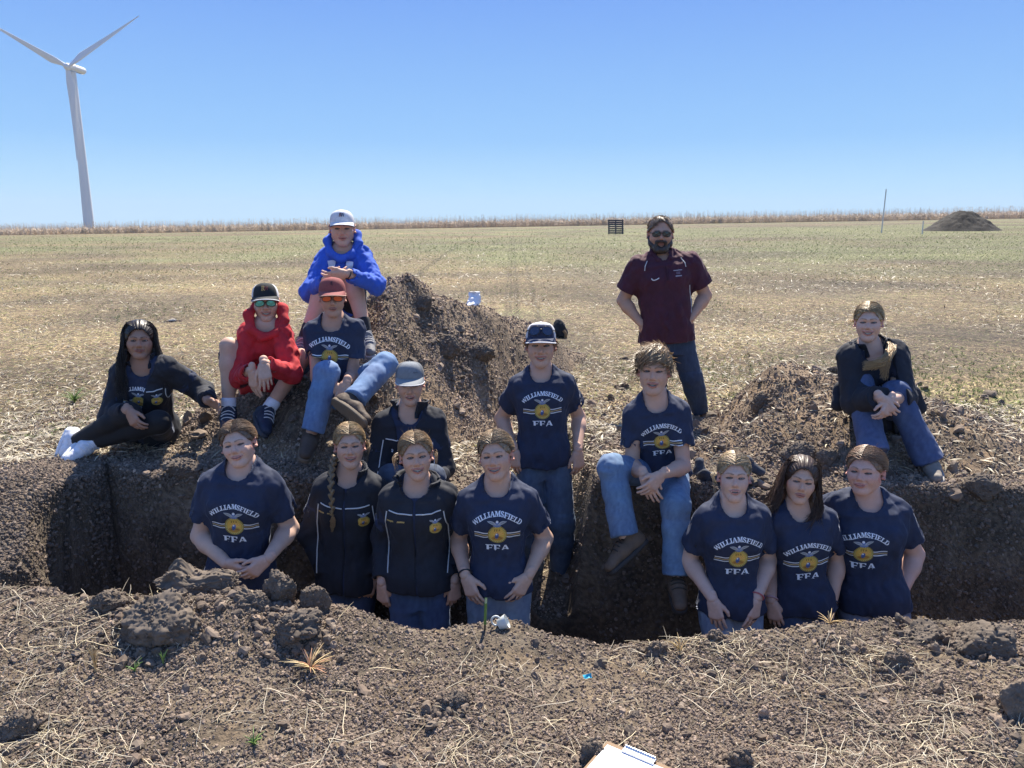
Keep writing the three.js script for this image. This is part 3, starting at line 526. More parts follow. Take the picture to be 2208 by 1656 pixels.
// ---- prints
function emblem(g, cx, cy, r) { // eagle over a gold disc with a plough, an owl and a rising sun
  g.fillStyle = '#c9a24a'; g.beginPath(); g.arc(cx, cy, r, 0, 7); g.fill();
  g.strokeStyle = '#8c7b3a'; g.lineWidth = r * 0.07; g.beginPath(); g.arc(cx, cy, r * 0.95, 0, 7); g.stroke();
  for (let i = 0; i < 60; i++) { const a = i / 60 * 6.283; g.fillStyle = i % 2 ? '#e0c377' : '#7f8f55'; g.beginPath(); g.arc(cx + Math.cos(a) * r * 0.86, cy + Math.sin(a) * r * 0.86, r * 0.055, 0, 7); g.fill(); }
  g.fillStyle = '#d8b050'; g.beginPath(); g.arc(cx, cy, r * 0.72, 0, 7); g.fill();
  for (let i = -6; i <= 6; i++) { const a = -Math.PI / 2 + i * 0.2; g.strokeStyle = i % 2 ? '#e5924a' : '#ecc66c'; g.lineWidth = r * 0.05; g.beginPath(); g.moveTo(cx + r * 0.1, cy + r * 0.15); g.lineTo(cx + r * 0.1 + Math.cos(a) * r * 0.6, cy + r * 0.15 + Math.sin(a) * r * 0.6); g.stroke(); }
  g.fillStyle = '#b7863a'; g.beginPath(); g.ellipse(cx, cy + r * 0.42, r * 0.6, r * 0.26, 0, 0, 7); g.fill();
  g.fillStyle = '#3f5f9c'; g.beginPath(); g.ellipse(cx - r * 0.05, cy + r * 0.18, r * 0.2, r * 0.33, 0.2, 0, 7); g.fill();
  g.fillStyle = '#dfe3ea'; g.beginPath(); g.arc(cx - r * 0.08, cy + r * 0.0, r * 0.1, 0, 7); g.fill();
  g.strokeStyle = '#54432a'; g.lineWidth = r * 0.05; g.beginPath(); g.moveTo(cx - r * 0.4, cy + r * 0.5); g.quadraticCurveTo(cx, cy + r * 0.2, cx + r * 0.45, cy + r * 0.45); g.stroke();
  g.fillStyle = '#5b431c'; g.font = `bold ${r * 0.34}px serif`; g.textAlign = 'center'; g.fillText('FFA', cx, cy - r * 0.38);
  g.fillStyle = '#4c68a6'; g.beginPath(); g.ellipse(cx, cy - r * 1.12, r * 0.42, r * 0.26, 0, 0, 7); g.fill();
  g.fillStyle = '#7d8fae'; g.beginPath(); g.moveTo(cx - r * 0.45, cy - r * 0.95); g.lineTo(cx - r * 0.1, cy - r * 1.2); g.lineTo(cx + r * 0.1, cy - r * 1.2); g.lineTo(cx + r * 0.45, cy - r * 0.95); g.fill();
  for (const s of [-1, 1]) { g.fillStyle = '#a9adb0'; g.beginPath(); g.moveTo(cx + s * r * 0.08, cy - r * 1.1); g.quadraticCurveTo(cx + s * r * 0.3, cy - r * 1.62, cx + s * r * 1.02, cy - r * 1.5); g.quadraticCurveTo(cx + s * r * 0.85, cy - r * 1.3, cx + s * r * 0.4, cy - r * 1.1); g.fill(); g.strokeStyle = '#6f7679'; g.lineWidth = r * 0.03; for (let i = 0; i < 4; i++) { g.beginPath(); g.moveTo(cx + s * r * (0.3 + i * 0.1), cy - r * (1.15 + i * 0.05)); g.lineTo(cx + s * r * (0.5 + i * 0.13), cy - r * (1.42 + i * 0.02)); g.stroke(); } }
  g.fillStyle = '#e4e6e8'; g.beginPath(); g.arc(cx, cy - r * 1.42, r * 0.14, 0, 7); g.fill();
}
function arcText(g, text, cx, cy, R, font, widths, spread) {
  g.font = font; g.textAlign = 'center'; g.textBaseline = 'alphabetic';
  const w = [...text].map((c) => g.measureText(c).width * widths), tot = w.reduce((a, b) => a + b, 0), k = spread / tot; let a = -spread / R / 2;
  [...text].forEach((c, i) => { const da = w[i] * k / R; a += da / 2; g.save(); g.translate(cx + Math.sin(a) * R, cy - Math.cos(a) * R); g.rotate(a); g.fillText(c, 0, 0); g.strokeText(c, 0, 0); g.restore(); a += da / 2; });
}
const teePrintTex = canvasTex(1024, 900, (g, w, h) => {
  g.clearRect(0, 0, w, h);
  g.fillStyle = g.strokeStyle = '#e8ecf2'; g.lineWidth = 2.5;
  arcText(g, 'WILLIAMSFIELD', 512, 770, 640, 'bold 132px serif', 1, 1000);
  g.lineWidth = 3;
  for (const s of [-1, 1]) for (const [i, c] of ['#e8ecf2', '#c0a878', '#e8ecf2'].entries()) { g.strokeStyle = c; g.lineWidth = 21; g.beginPath(); const y = 466 + i * 46; g.moveTo(512 + s * 190, y + 4); g.bezierCurveTo(512 + s * 290, y + 22, 512 + s * 360, y - 22, 512 + s * 460, y - 8); g.stroke(); }
  emblem(g, 512, 510, 196);
  g.fillStyle = g.strokeStyle = '#e8ecf2'; g.font = 'bold 200px serif'; g.lineWidth = 4; g.textAlign = 'center'; g.save(); g.translate(512, 893); g.scale(1.25, 1.0); g.fillText('FFA', 0, 0); g.strokeText('FFA', 0, 0); g.restore();
});
const patchTex = canvasTex(256, 384, (g) => { g.clearRect(0, 0, 256, 384); emblem(g, 128, 252, 118); });
const blankName = canvasTex(256, 48, (g) => { g.clearRect(0, 0, 256, 48); g.strokeStyle = '#c6a55e'; g.lineWidth = 7; for (const [x0, n] of [[10, 5], [140, 6]]) { g.beginPath(); for (let i = 0; i < n; i++) { g.moveTo(x0 + i * 17, 38); g.bezierCurveTo(x0 + i * 17 + 2, 8, x0 + i * 17 + 16, 8, x0 + i * 17 + 13, 38); } g.stroke(); } });
const decal = (t, rough = 0.7) => new THREE.MeshStandardMaterial({ map: t, transparent: true, alphaTest: 0.4, roughness: rough, side: THREE.DoubleSide });
const capLogo = (draw) => decal(canvasTex(256, 160, (g) => { g.clearRect(0, 0, 256, 160); g.textAlign = 'center'; draw(g); }));
const hoodTex = decal(canvasTex(512, 512, (g) => { // two curved horns over two curved legs
  g.clearRect(0, 0, 512, 512); g.fillStyle = '#dfe6f2';
  for (const s of [-1, 1]) {
    g.beginPath(); g.moveTo(256 + s * 90, 30); g.lineTo(256 + s * 220, 20); g.quadraticCurveTo(256 + s * 215, 190, 256 + s * 60, 262); g.quadraticCurveTo(256 + s * 60, 230, 256 + s * 92, 160); g.fill();
    g.beginPath(); g.moveTo(256 + s * 90, 482); g.lineTo(256 + s * 220, 490); g.quadraticCurveTo(256 + s * 215, 322, 256 + s * 60, 250); g.quadraticCurveTo(256 + s * 64, 285, 256 + s * 92, 352); g.fill();
  }
  g.beginPath(); g.ellipse(256, 256, 130, 34, 0, 0, 7); g.fill();
}));
const redHoodTex = decal(canvasTex(512, 256, (g) => { g.clearRect(0, 0, 512, 256); g.fillStyle = '#3a2430'; g.font = 'bold 74px sans-serif'; g.textAlign = 'center'; g.fillStyle = '#4a1d24'; g.fillRect(40, 40, 430, 90); g.fillStyle = '#9a8088'; g.fillRect(20, 150, 470, 10); }));
const poloTex = decal(canvasTex(512, 256, (g) => { g.clearRect(0, 0, 512, 256); g.strokeStyle = '#d8d8dc'; g.lineWidth = 12; g.lineCap = 'round'; g.beginPath(); g.moveTo(60, 150); g.quadraticCurveTo(70, 190, 150, 150); g.stroke(); g.fillStyle = '#b9adb2'; g.fillRect(350, 70, 110, 10); g.fillStyle = '#6d5560'; g.fillRect(380, 92, 50, 34); g.fillStyle = '#b9adb2'; g.fillRect(365, 140, 80, 12); }));

// ---- bodies
const TORSO = {
  f: [[-0.3, 0.14, 0.094, 0], [-0.12, 0.146, 0.098, 0], [0.05, 0.137, 0.094, 0], [0.3, 0.112, 0.08, 0.004], [0.52, 0.12, 0.09, 0.008], [0.72, 0.134, 0.098, 0.012], [0.88, 0.13, 0.078, 0], [0.96, 0.098, 0.058, -0.012], [1.03, 0.062, 0.044, -0.02], [1.12, 0.05, 0.04, -0.022]],
  m: [[-0.3, 0.134, 0.092, 0], [-0.12, 0.142, 0.096, 0], [0.05, 0.138, 0.094, 0], [0.3, 0.128, 0.088, 0.004], [0.52, 0.137, 0.096, 0.004], [0.72, 0.154, 0.104, 0.006], [0.88, 0.148, 0.083, -0.004], [0.96, 0.11, 0.062, -0.014], [1.03, 0.068, 0.048, -0.02], [1.12, 0.052, 0.042, -0.024]],
};
function torsoFrame(J) {
  const up = J.N.clone().sub(J.pel), L = up.length(); up.normalize();
  const r = J.sh[1].clone().sub(J.sh[0]); r.addScaledVector(up, -r.dot(up)).normalize();
  const f = r.clone().cross(up).normalize();
  return { o: J.pel, up, r, f, L, loc(x, y, z) { const a = x - this.o.x, b = y - this.o.y, c = z - this.o.z; return [a * r.x + b * r.y + c * r.z, a * up.x + b * up.y + c * up.z, a * f.x + b * f.y + c * f.z]; }, at(x, y, z) { return this.o.clone().addScaledVector(r, x).addScaledVector(up, y).addScaledVector(f, z); } };
}
function torsoPrim(T, tab, girth, easeW, easeR, y0, y1, belly = 0, k = 0.05) {
  const fn = (x, y, z) => {
    const ax = x - T.o.x, ay = y - T.o.y, az = z - T.o.z, lx = ax * T.r.x + ay * T.r.y + az * T.r.z, ly = ax * T.up.x + ay * T.up.y + az * T.up.z, lz = ax * T.f.x + ay * T.f.y + az * T.f.z;
    const s = clamp(ly / T.L, tab[0][0], tab[tab.length - 1][0]); let i = 0; while (i < tab.length - 2 && tab[i + 1][0] < s) i++;
    const a = tab[i], b = tab[i + 1], t0 = (s - a[0]) / (b[0] - a[0]), t = t0 * t0 * (3 - 2 * t0), e = typeof easeW === 'function' ? easeW(s) : easeW;
    const w = lerp(a[1], b[1], t) * girth + e, r = lerp(a[2], b[2], t) * girth + (typeof easeR === 'function' ? easeR(s) : easeR), off = lerp(a[3], b[3], t) + belly * Math.exp(-(((s - 0.25) / 0.22) ** 2));
    const rr = Math.min(r, w), qx = Math.max(Math.abs(lx) - (w - rr), 0), qz = (lz - off), d2 = Math.hypot(qx, qz) - rr, v = Math.max(ly - y1, y0 - ly);
    return v > 0 ? (d2 > 0 ? Math.hypot(d2, v) : v) : Math.max(d2, v);
  };
  const R = 0.34 * girth + 0.05, c0 = T.at(0, y0, 0), c1 = T.at(0, y1, 0);
  return { fn, k, lo: [Math.min(c0.x, c1.x) - R, Math.min(c0.y, c1.y) - 0.12, Math.min(c0.z, c1.z) - R], hi: [Math.max(c0.x, c1.x) + R, Math.max(c0.y, c1.y) + 0.06, Math.max(c0.z, c1.z) + R] };
}
const cloth = (base, v = 0.12, f = 30) => (x, y, z) => { const t = 1 + v * noise(x * f, y * f, z * f) + v * 0.7 * noise(x * 140, y * 140, z * 140); return [base[0] * t, base[1] * t, base[2] * t]; };
const denim = (base) => (x, y, z) => { const t = 1 + 0.22 * noise(x * 13, y * 7, z * 13) + 0.2 * noise(x * 90, y * 30, z * 90) + 0.12 * noise(x * 260, y * 260, z * 260); return [base[0] * t * (1 + 0.1 * noise(x * 9, y * 9, z * 9)), base[1] * t, base[2] * (0.2 + 0.8 * t)]; };
function decalOn(geo, T, cx, cy, w, h, mat, name, parent, base, lift = 0.0028) {
  const p = geo.attributes.position, n = geo.attributes.normal, ix = geo.index.array, map = new Map(), pos = [], nor = [], uv = [], idx = [];
  const get = (i) => {
    if (map.has(i)) return map.get(i);
    const [x, y] = T.loc(p.getX(i), p.getY(i), p.getZ(i)), k = pos.length / 3; map.set(i, k);
    pos.push(p.getX(i) + n.getX(i) * lift - base.x, p.getY(i) + n.getY(i) * lift - base.y, p.getZ(i) + n.getZ(i) * lift - base.z); nor.push(n.getX(i), n.getY(i), n.getZ(i)); uv.push((x - cx) / w + 0.5, (y - cy) / h + 0.5); return k;
  };
  const ok = (i) => { const q = T.loc(p.getX(i), p.getY(i), p.getZ(i)); return Math.abs(q[0] - cx) < w / 2 - 0.002 && Math.abs(q[1] - cy) < h / 2 - 0.002 && n.getX(i) * T.f.x + n.getY(i) * T.f.y + n.getZ(i) * T.f.z > 0.12; };
  for (let i = 0; i < ix.length; i += 3) if (ok(ix[i]) && ok(ix[i + 1]) && ok(ix[i + 2])) idx.push(get(ix[i]), get(ix[i + 1]), get(ix[i + 2]));
  if (!idx.length) return null;
  const g = new THREE.BufferGeometry(); g.setAttribute('position', new THREE.Float32BufferAttribute(pos, 3)); g.setAttribute('normal', new THREE.Float32BufferAttribute(nor, 3)); g.setAttribute('uv', new THREE.Float32BufferAttribute(uv, 2)); g.setIndex(idx);
  return mesh(name, g, mat, parent);
}
function drape(f, T, list, z0 = 0.4, lift = 0.001) { // lay a line, given across and up the torso, on the garment's front
  const out = [];
  for (let i = 0; i < list.length - 1; i++) for (let q = 0; q < 6; q++) {
    const x = lerp(list[i][0], list[i + 1][0], q / 6), y = lerp(list[i][1], list[i + 1][1], q / 6); let z = z0, pt = null;
    for (let k = 0; k < 70; k++) { pt = T.at(x, y, z); const d = f(pt.x, pt.y, pt.z); if (d < 0.0012) break; z -= Math.max(d * 0.6, 0.0015); if (z < -0.2) { pt = null; break; } }
    if (pt) out.push(T.at(x, y, z + lift));
  }
  return out;
}
function headFrame(h, d) {
  const p = P(h.p[0], h.p[1], d + (h.dd ?? 0)), m = new THREE.Matrix4(), to = V(0, 0, 0).setX(-p.x).setZ(-p.z), az = Math.atan2(to.x, to.z) * 0.9;
  m.makeRotationFromEuler(new THREE.Euler((h.pitch ?? 0) * Math.PI / 180, az + (h.yaw ?? 0) * Math.PI / 180, (h.roll ?? 0) * Math.PI / 180, 'YXZ'));
  const s = h.s ?? 1; m.scale(V(s, s, s)).setPosition(p); return m;
}
function capParts(person, m, base, c) { // a baseball cap
  const rim = (a, t) => { // a: 0 at the front, going round; t: 0 rim .. 1 crown
    const s = Math.sin(a), q = Math.cos(a), fr = Math.max(0, q), e = t * Math.PI / 2, lift = c.tall ?? 0.088, k = Math.cos(e) ** (0.55 + 0.1 * fr);
    return V(s * 0.0835 * k * (c.w ?? 1), 0.036 - 0.012 * (1 - q) * 0.5 + Math.sin(e) ** (0.9) * lift + fr * 0.006 * Math.sin(e * 2), (q * (0.1) - 0.012) * 1 * (k * 0.97 + 0.03 * (1 - t)) - 0.008 * t);
  };
  const pos = [], col = [], idx = [], NA = 56, NT = 16, seams = [0.0, Math.PI / 3, -Math.PI / 3, 2 * Math.PI / 3, -2 * Math.PI / 3, Math.PI];
  for (let j = 0; j <= NT; j++) for (let i = 0; i <= NA; i++) {
    const a = (i / NA - 0.5) * 2 * Math.PI, v = rim(a, j / NT), sm = Math.min(...seams.map((s) => Math.abs(a - s))); v.multiplyScalar(1 - (sm < 0.06 && j > 0 ? 0.004 : 0)); pos.push(v.x, v.y, v.z);
    const cc = Math.abs(a) < Math.PI / 3 - 0.01 && j / NT < (c.frontTo ?? 2) ? c.front : c.back, k = 1 + 0.12 * noise(a * 20, j * 2, 3); col.push(cc[0] * k, cc[1] * k, cc[2] * k);
  }
  for (let j = 0; j < NT; j++) for (let i = 0; i < NA; i++) { const q = j * (NA + 1) + i; idx.push(q, q + 1, q + NA + 2, q, q + NA + 2, q + NA + 1); }
  const g = new THREE.BufferGeometry(); g.setAttribute('position', new THREE.Float32BufferAttribute(pos, 3)); g.setAttribute('color', new THREE.Float32BufferAttribute(col, 3)); g.setIndex(idx); g.computeVertexNormals();
  const M = m.clone(); M.multiply(new THREE.Matrix4().makeRotationX((c.tilt ?? 0) * Math.PI / 180)); M.elements[12] -= base.x; M.elements[13] -= base.y; M.elements[14] -= base.z;
  g.applyMatrix4(M);
  const crown = mesh('cap', g, new THREE.MeshStandardMaterial({ vertexColors: true, roughness: 0.9, side: THREE.DoubleSide }), person);
  const bp = [], bi = [], BA = 24, BT = 7;
  for (const up of [0, 1]) for (let j = 0; j <= BT; j++) for (let i = 0; i <= BA; i++) {
    const u = (i / BA - 0.5) * 2, a = u * 1.22, r0 = rim(a, 0), t = j / BT, ext = 0.07 * Math.pow(Math.max(0, 1 - Math.abs(u) ** 2.6), 0.6);
    bp.push(r0.x * (1 + 0.06 * t * Math.abs(u)), r0.y + 0.003 - 0.014 * u * u * t - 0.010 * t * (0.4 + t) + (up ? 0.0035 : 0) , r0.z + ext * t);
  }
  const per = (BA + 1) * (BT + 1);
  for (const up of [0, 1]) for (let j = 0; j < BT; j++) for (let i = 0; i < BA; i++) { const q = up * per + j * (BA + 1) + i; up ? bi.push(q, q + BA + 1, q + 1, q + 1, q + BA + 1, q + BA + 2) : bi.push(q, q + 1, q + BA + 1, q + 1, q + BA + 2, q + BA + 1); }
  for (let i = 0; i < BA; i++) { const q = BT * (BA + 1) + i; bi.push(q, q + 1, per + q, q + 1, per + q + 1, per + q); }
  const b = new THREE.BufferGeometry(); b.setAttribute('position', new THREE.Float32BufferAttribute(bp, 3)); b.setIndex(bi); b.computeVertexNormals(); b.applyMatrix4(M);
  mesh('brim', b, std(C(...c.brim), 0.85, { side: THREE.DoubleSide }), crown);
  const edge = []; for (let i = 0; i <= BA; i++) { const k = (BT * (BA + 1) + i) * 3; edge.push(V(bp[k], bp[k + 1] + 0.0018, bp[k + 2])); }
  if (c.edge) mesh('brim_edge', tube(edge, 0.0034, 5, 40).applyMatrix4(M), std(C(...c.edge), 0.8), crown);
  const bt = new THREE.SphereGeometry(0.007, 10, 6); bt.scale(1, 0.5, 1); bt.translate(0, 0.036 + (c.tall ?? 0.088) - 0.004, -0.018); mesh('cap_button', bt.applyMatrix4(M), std(C(...c.back), 0.9), crown);
  if (c.logo) {
    const lp = [], lu = [], li = [], n = 12, x0 = c.lx ?? 0, hw = c.lw ?? 0.32;
    for (let j = 0; j <= 8; j++) for (let i = 0; i <= n; i++) { const v = rim(x0 + (i / n - 0.5) * 2 * hw, 0.16 + j / 8 * (c.lh ?? 0.42)); v.multiplyScalar(1.012); v.z += 0.0015; lp.push(v.x, v.y, v.z); lu.push(i / n, j / 8); }
    for (let j = 0; j < 8; j++) for (let i = 0; i < n; i++) { const q = j * (n + 1) + i; li.push(q, q + 1, q + n + 2, q, q + n + 2, q + n + 1); }
    const l = new THREE.BufferGeometry(); l.setAttribute('position', new THREE.Float32BufferAttribute(lp, 3)); l.setAttribute('uv', new THREE.Float32BufferAttribute(lu, 2)); l.setIndex(li); l.computeVertexNormals(); mesh('cap_logo', l.applyMatrix4(M), c.logo, crown);
  }
}
function shades(person, m, base, c) { // sunglasses: two wrapped lenses, rim, bridge and temples
  const M = m.clone(); if (c.up) M.multiply(new THREE.Matrix4().makeTranslation(0, c.up, c.fwd ?? 0).multiply(new THREE.Matrix4().makeRotationX(-0.25))); M.elements[12] -= base.x; M.elements[13] -= base.y; M.elements[14] -= base.z;
  const zc = (x) => 0.0985 - 5.2 * x * x, fr = [];
  const out = (s) => { const o = []; for (let i = 0; i <= 24; i++) { const a = i / 24 * 6.283, x = s * (0.034 + 0.027 * Math.cos(a)), y = -0.002 + (c.h ?? 0.0185) * Math.sign(Math.sin(a)) * Math.abs(Math.sin(a)) ** 0.75 - 0.003 * Math.cos(a); o.push(V(x, y, zc(x))); } return o; };
  for (const s of [-1, 1]) { fr.push(tube(out(s), 0.0021, 5, 48)); fr.push(tube([V(s * 0.06, 0.004, zc(0.06)), V(s * 0.073, 0.006, 0.06), V(s * 0.079, 0.006, 0.0), V(s * 0.078, -0.01, -0.03)], 0.0026, 5)); }
  fr.push(tube([V(-0.008, 0.004, zc(0.008)), V(0, 0.006, zc(0) + 0.001), V(0.008, 0.004, zc(0.008))], 0.0026, 5));
  const f = mesh('sunglasses', mergeGeometries(fr).applyMatrix4(M), std(C(...(c.frame ?? [0.015, 0.015, 0.017])), 0.35), person);
  for (const s of [-1, 1]) {
    const o = out(s), p = [], ix = [], cx = s * 0.034; p.push(cx, -0.002, zc(cx) + 0.002); for (const q of o) p.push(q.x, q.y, q.z); for (let i = 1; i < o.length; i++) s > 0 ? ix.push(0, i, i + 1) : ix.push(0, i + 1, i);
    const g = new THREE.BufferGeometry(); g.setAttribute('position', new THREE.Float32BufferAttribute(p, 3)); g.setIndex(ix); g.computeVertexNormals(); mesh('lens', g.applyMatrix4(M), c.lens, f);
  }
}
const lensMat = (r, g, b, metal = 0.6) => new THREE.MeshPhysicalMaterial({ color: C(r, g, b), roughness: 0.12, metalness: metal, side: THREE.DoubleSide, clearcoat: 0.6 });
const REPORT = [];
function person(o) {
  const R = rng(o.seed ?? 7), sc = o.sc ?? 1, D = o.d, pt = (a) => P(a[0], a[1], D + (a[2] ?? 0));
  const J = { N: pt(o.neck), pel: pt(o.pel), sh: o.sh.map(pt) };
  const hm = headFrame(o.head, D), H = (x, y, z) => V(x, y, z).applyMatrix4(hm), T = torsoFrame(J), g = o.girth ?? 1, tab = TORSO[o.sex ?? 'f'];
  const arms = [0, 1].map((i) => { const w = pt(o.wr[i]), e = ik(J.sh[i], w, pt(o.el[i]), (o.ua ?? 0.285) * sc, (o.fa ?? 0.245) * sc); return { s: J.sh[i], e: e.p, w, k: e.k }; });
  const hipHalf = 0.074 * g * sc, legs = [0, 1].map((i) => {
    const h = T.at((i ? 1 : -1) * hipHalf, -0.03, 0), a = o.an ? pt(o.an[i]) : V(h.x + (i ? 0.02 : -0.02), -0.9, h.z + 0.02), kn = o.kn ? pt(o.kn[i]) : V(h.x, h.y - 0.4, h.z + 0.1);
    const LL = (o.legL ?? 1) * sc, e = ik(h, a, kn, 0.43 * LL, 0.41 * LL); return { h, k: e.p, a, s: e.k, toe: o.toe ? pt(o.toe[i]) : V(a.x, a.y - 0.06, a.z + 0.2) };
  });
  const low = Math.min(legs[0].a.y, legs[1].a.y, J.pel.y) - 0.08, base = V(J.pel.x, low, J.pel.z);
  REPORT.push(`${o.label.slice(0, 40)} | torso ${T.L.toFixed(2)} sh ${J.sh[0].distanceTo(J.sh[1]).toFixed(2)} arm ${arms.map((a) => a.k.toFixed(2))} leg ${legs.map((l) => l.s.toFixed(2))} pel ${J.pel.y.toFixed(2)}/${surfY(J.pel.x, -J.pel.z).toFixed(2)} feet ${legs.map((l) => l.a.y.toFixed(2) + '/' + surfY(l.a.x, -l.a.z).toFixed(2))} hands ${arms.map((a) => a.w.y.toFixed(2) + '/' + surfY(a.w.x, -a.w.z).toFixed(2))}`);
  const G = thing('person', o.label, 'person', base, o.group), B = (geo) => shift(geo, base);
  const skin = o.skin ?? [0.56, 0.36, 0.28];
  o.face = { skin, ...o.face };
  // the body, one continuous skin
  const bodyP = [torsoPrim(T, tab, g, -0.008, -0.016, -0.13, T.L * 1.04, o.belly ?? 0)];
  const nk = H(0, -0.075, -0.03), ar = (o.armR ?? 1) * (0.86 + 0.1 * g);
  bodyP.push(cap(T.at(0, T.L * 0.93, -0.025), nk, 0.066 * g ** 0.5, (o.face.neck ?? 0.053) * (o.head.s ?? 1), 0.05));
  arms.forEach((a, i) => {
    bodyP.push(cap(T.at((i ? 1 : -1) * 0.035, T.L * 1.0, -0.025), a.s, 0.034, 0.05 * ar, 0.04), cap(a.s, a.s.clone().lerp(a.e, 0.45), 0.056 * ar, 0.05 * ar, 0.03), cap(a.s.clone().lerp(a.e, 0.4), a.e, 0.049 * ar, 0.04 * ar, 0.02), cap(a.e, a.e.clone().lerp(a.w, 0.3), 0.0405 * ar, 0.043 * ar, 0.02), cap(a.e.clone().lerp(a.w, 0.25), a.w, 0.043 * ar, 0.0275 * (0.6 + 0.4 * ar), 0.02));
  });
  const lr = (o.legR ?? 1);
  for (const l of legs) bodyP.push(cap(l.h, l.k, 0.074 * lr * g ** 0.5, 0.056 * lr, 0.04), cap(l.k, l.k.clone().lerp(l.a, 0.3), 0.054 * lr, 0.056 * lr, 0.02), cap(l.k.clone().lerp(l.a, 0.28), l.a, 0.056 * lr, 0.037 * lr, 0.02));
  const bodyGeo = [build(bodyP, o.bare ? 0.0105 : 0.012, null, (x, y, z) => { const n = 1 + 0.08 * noise(x * 26, y * 26, z * 26) + 0.05 * noise(x * 120, y * 120, z * 120); return [skin[0] * n, skin[1] * n * (1 + 0.03 * noise(x * 9, y * 9, z * 9)), skin[2] * n]; })];
  const [hg, HS] = headGeo(o.face); bodyGeo.push(hg.applyMatrix4(hm));
  arms.forEach((a, i) => {
    const ho = { ...(o.hands?.[i] ?? {}) }, dir = ho.to ? pt(ho.to).sub(a.w) : a.w.clone().sub(a.e), th = ho.thumb ? V(...ho.thumb) : V(i ? -1 : 1, 0, 0.5);
    if (ho.hide) return;
    ho.flip = i === 0; a.hd = dir.clone().normalize();
    bodyGeo.push(handGeo(a.w.clone().addScaledVector(a.hd, 0.012), dir, th, ho, skin, (o.handS ?? 0.95) * sc));
  });
  mesh('body', B(mergeGeometries(bodyGeo)), skinMat, G);
  if (!o.noEyes) for (const e of HS.eyes) mesh('eye', B(eyeGeo(o.iris ?? [0.1, 0.12, 0.14]).translate(e.c.x, e.c.y, e.c.z).applyMatrix4(hm)), eyeMat, G);
  if (o.face.hair) { const hg = hairGeo(o.face, R); hg.applyMatrix4(hm); mesh('hair', B(hg), hairMat, G); }
  if (o.cap) capParts(G, hm, base, o.cap);
  if (o.shades) shades(G, hm, base, o.shades);

  // upper clothes
  const neckCut = (r, drop, fwd) => cap(T.at(0, T.L * drop, fwd), H(0, -0.06, -0.01), r, r * 1.06);
  function top(ease, sleeveEnd, y0, extra = {}) {
    const pr = [torsoPrim(T, tab, g, (s) => ease + 0.010 * sstep(0.75, 0.3, s) * (extra.box ?? 1) * (s < 0.45 ? 1 : 0.7) + 0.012 * sstep(0.3, -0.02, s), (s) => ease + 0.01 * sstep(0.8, 0.2, s) + 0.014 * sstep(0.25, -0.02, s), y0, T.L * 1.06, o.belly ?? 0)];
    if ((o.sex ?? 'f') === 'f') for (const s of [-1, 1]) pr.push(ell(T.at(s * 0.066 * g, T.L * 0.66, 0.066 * g + ease * 0.4), 0.062 * g, 0.062 * g, 0.05 * g, 0.06));
    arms.forEach((a, i) => pr.push(cap(T.at((i ? 1 : -1) * 0.035, T.L * 1.0, -0.025), a.s, 0.034 + ease * 0.6, 0.05 * ar + ease * 0.9, 0.05)));
    const U = union(pr), sl = arms.map((a, i) => {
      const long = sleeveEnd > 1, e0 = a.e.clone().sub(a.s), end = long ? a.e.clone().lerp(a.w, sleeveEnd - 1) : a.s.clone().addScaledVector(e0, sleeveEnd), dir = long ? a.w.clone().sub(a.e).normalize() : e0.normalize(), fl = extra.flare ?? 0.012;
      const q = long ? [cap(a.s, a.e, 0.06 * ar + ease, 0.05 * ar + ease, 0.03), cap(a.e, end.clone().addScaledVector(dir, 0.03), 0.051 * ar + ease, 0.034 * ar + ease, 0.03)] : [cap(a.s, end.clone().addScaledVector(dir, 0.03), 0.06 * ar + ease, 0.053 * ar + ease + fl, 0.03)];
      const inner = long ? cap(a.e, a.w.clone().addScaledVector(dir, 0.06), 0.04, 0.03) : cap(a.s, a.e, 0.056 * ar + 0.004, 0.049 * ar + 0.006 + fl * 0.4);
      return { U: union(q), end, dir, inner, prims: q };
    });
    const nc = neckCut(extra.neckR ?? 0.067, extra.neckDrop ?? 0.985, extra.neckF ?? 0.028), wr = extra.wrinkle ?? 0.006;
    const f = (x, y, z) => {
      let d = U(x, y, z);
      if (d > 0.35) return d;
      const [lx, ly, lz] = T.loc(x, y, z), s = ly / T.L;
      for (const q of sl) { let e = q.U(x, y, z); if (e < 0.1) { const al = (x - q.end.x) * q.dir.x + (y - q.end.y) * q.dir.y + (z - q.end.z) * q.dir.z; if (sleeveEnd > 1) e += wr * 0.9 * (0.5 - Math.abs(noise(al * 24, lx * 9, lz * 9 + 5))) ; else e += wr * 0.6 * noise(lx * 26, ly * 9, lz * 26); e = Math.max(e, al); e = Math.max(e, -Math.max(q.inner.fn(x, y, z), -al - 0.045)); } d = smin(d, e, 0.03); }
      if (d < 0.05) {
        const low = sstep(0.8, 0.2, s), n1 = noise(lx * 15 + ly * 4, ly * 4.5, lz * 15 + 3), n2 = noise(lx * 22 - ly * 9, ly * 12 + lx * 6, lz * 22 + 9);
        d += wr * (low * (0.75 - 1.6 * Math.abs(n1)) + 0.55 * (0.4 - Math.abs(n2)) + 0.3 * noise(lx * 48, ly * 30, lz * 48));
        const pull = Math.abs(noise(Math.atan2(lx, s - 1.25) * 7, ly * 3, 12)); d += wr * 0.7 * (0.3 - pull) * sstep(0.55, 0.9, s);
        const c = nc.fn(x, y, z); d = smax(d, -c, 0.004); d = smin(d, Math.hypot(d, c) - 0.006, 0.006);
      }
      return d;
    };
    return { f, prims: [...pr, ...sl.flatMap((q) => q.prims)], nc, sl };
  }
  const w = o.wear;
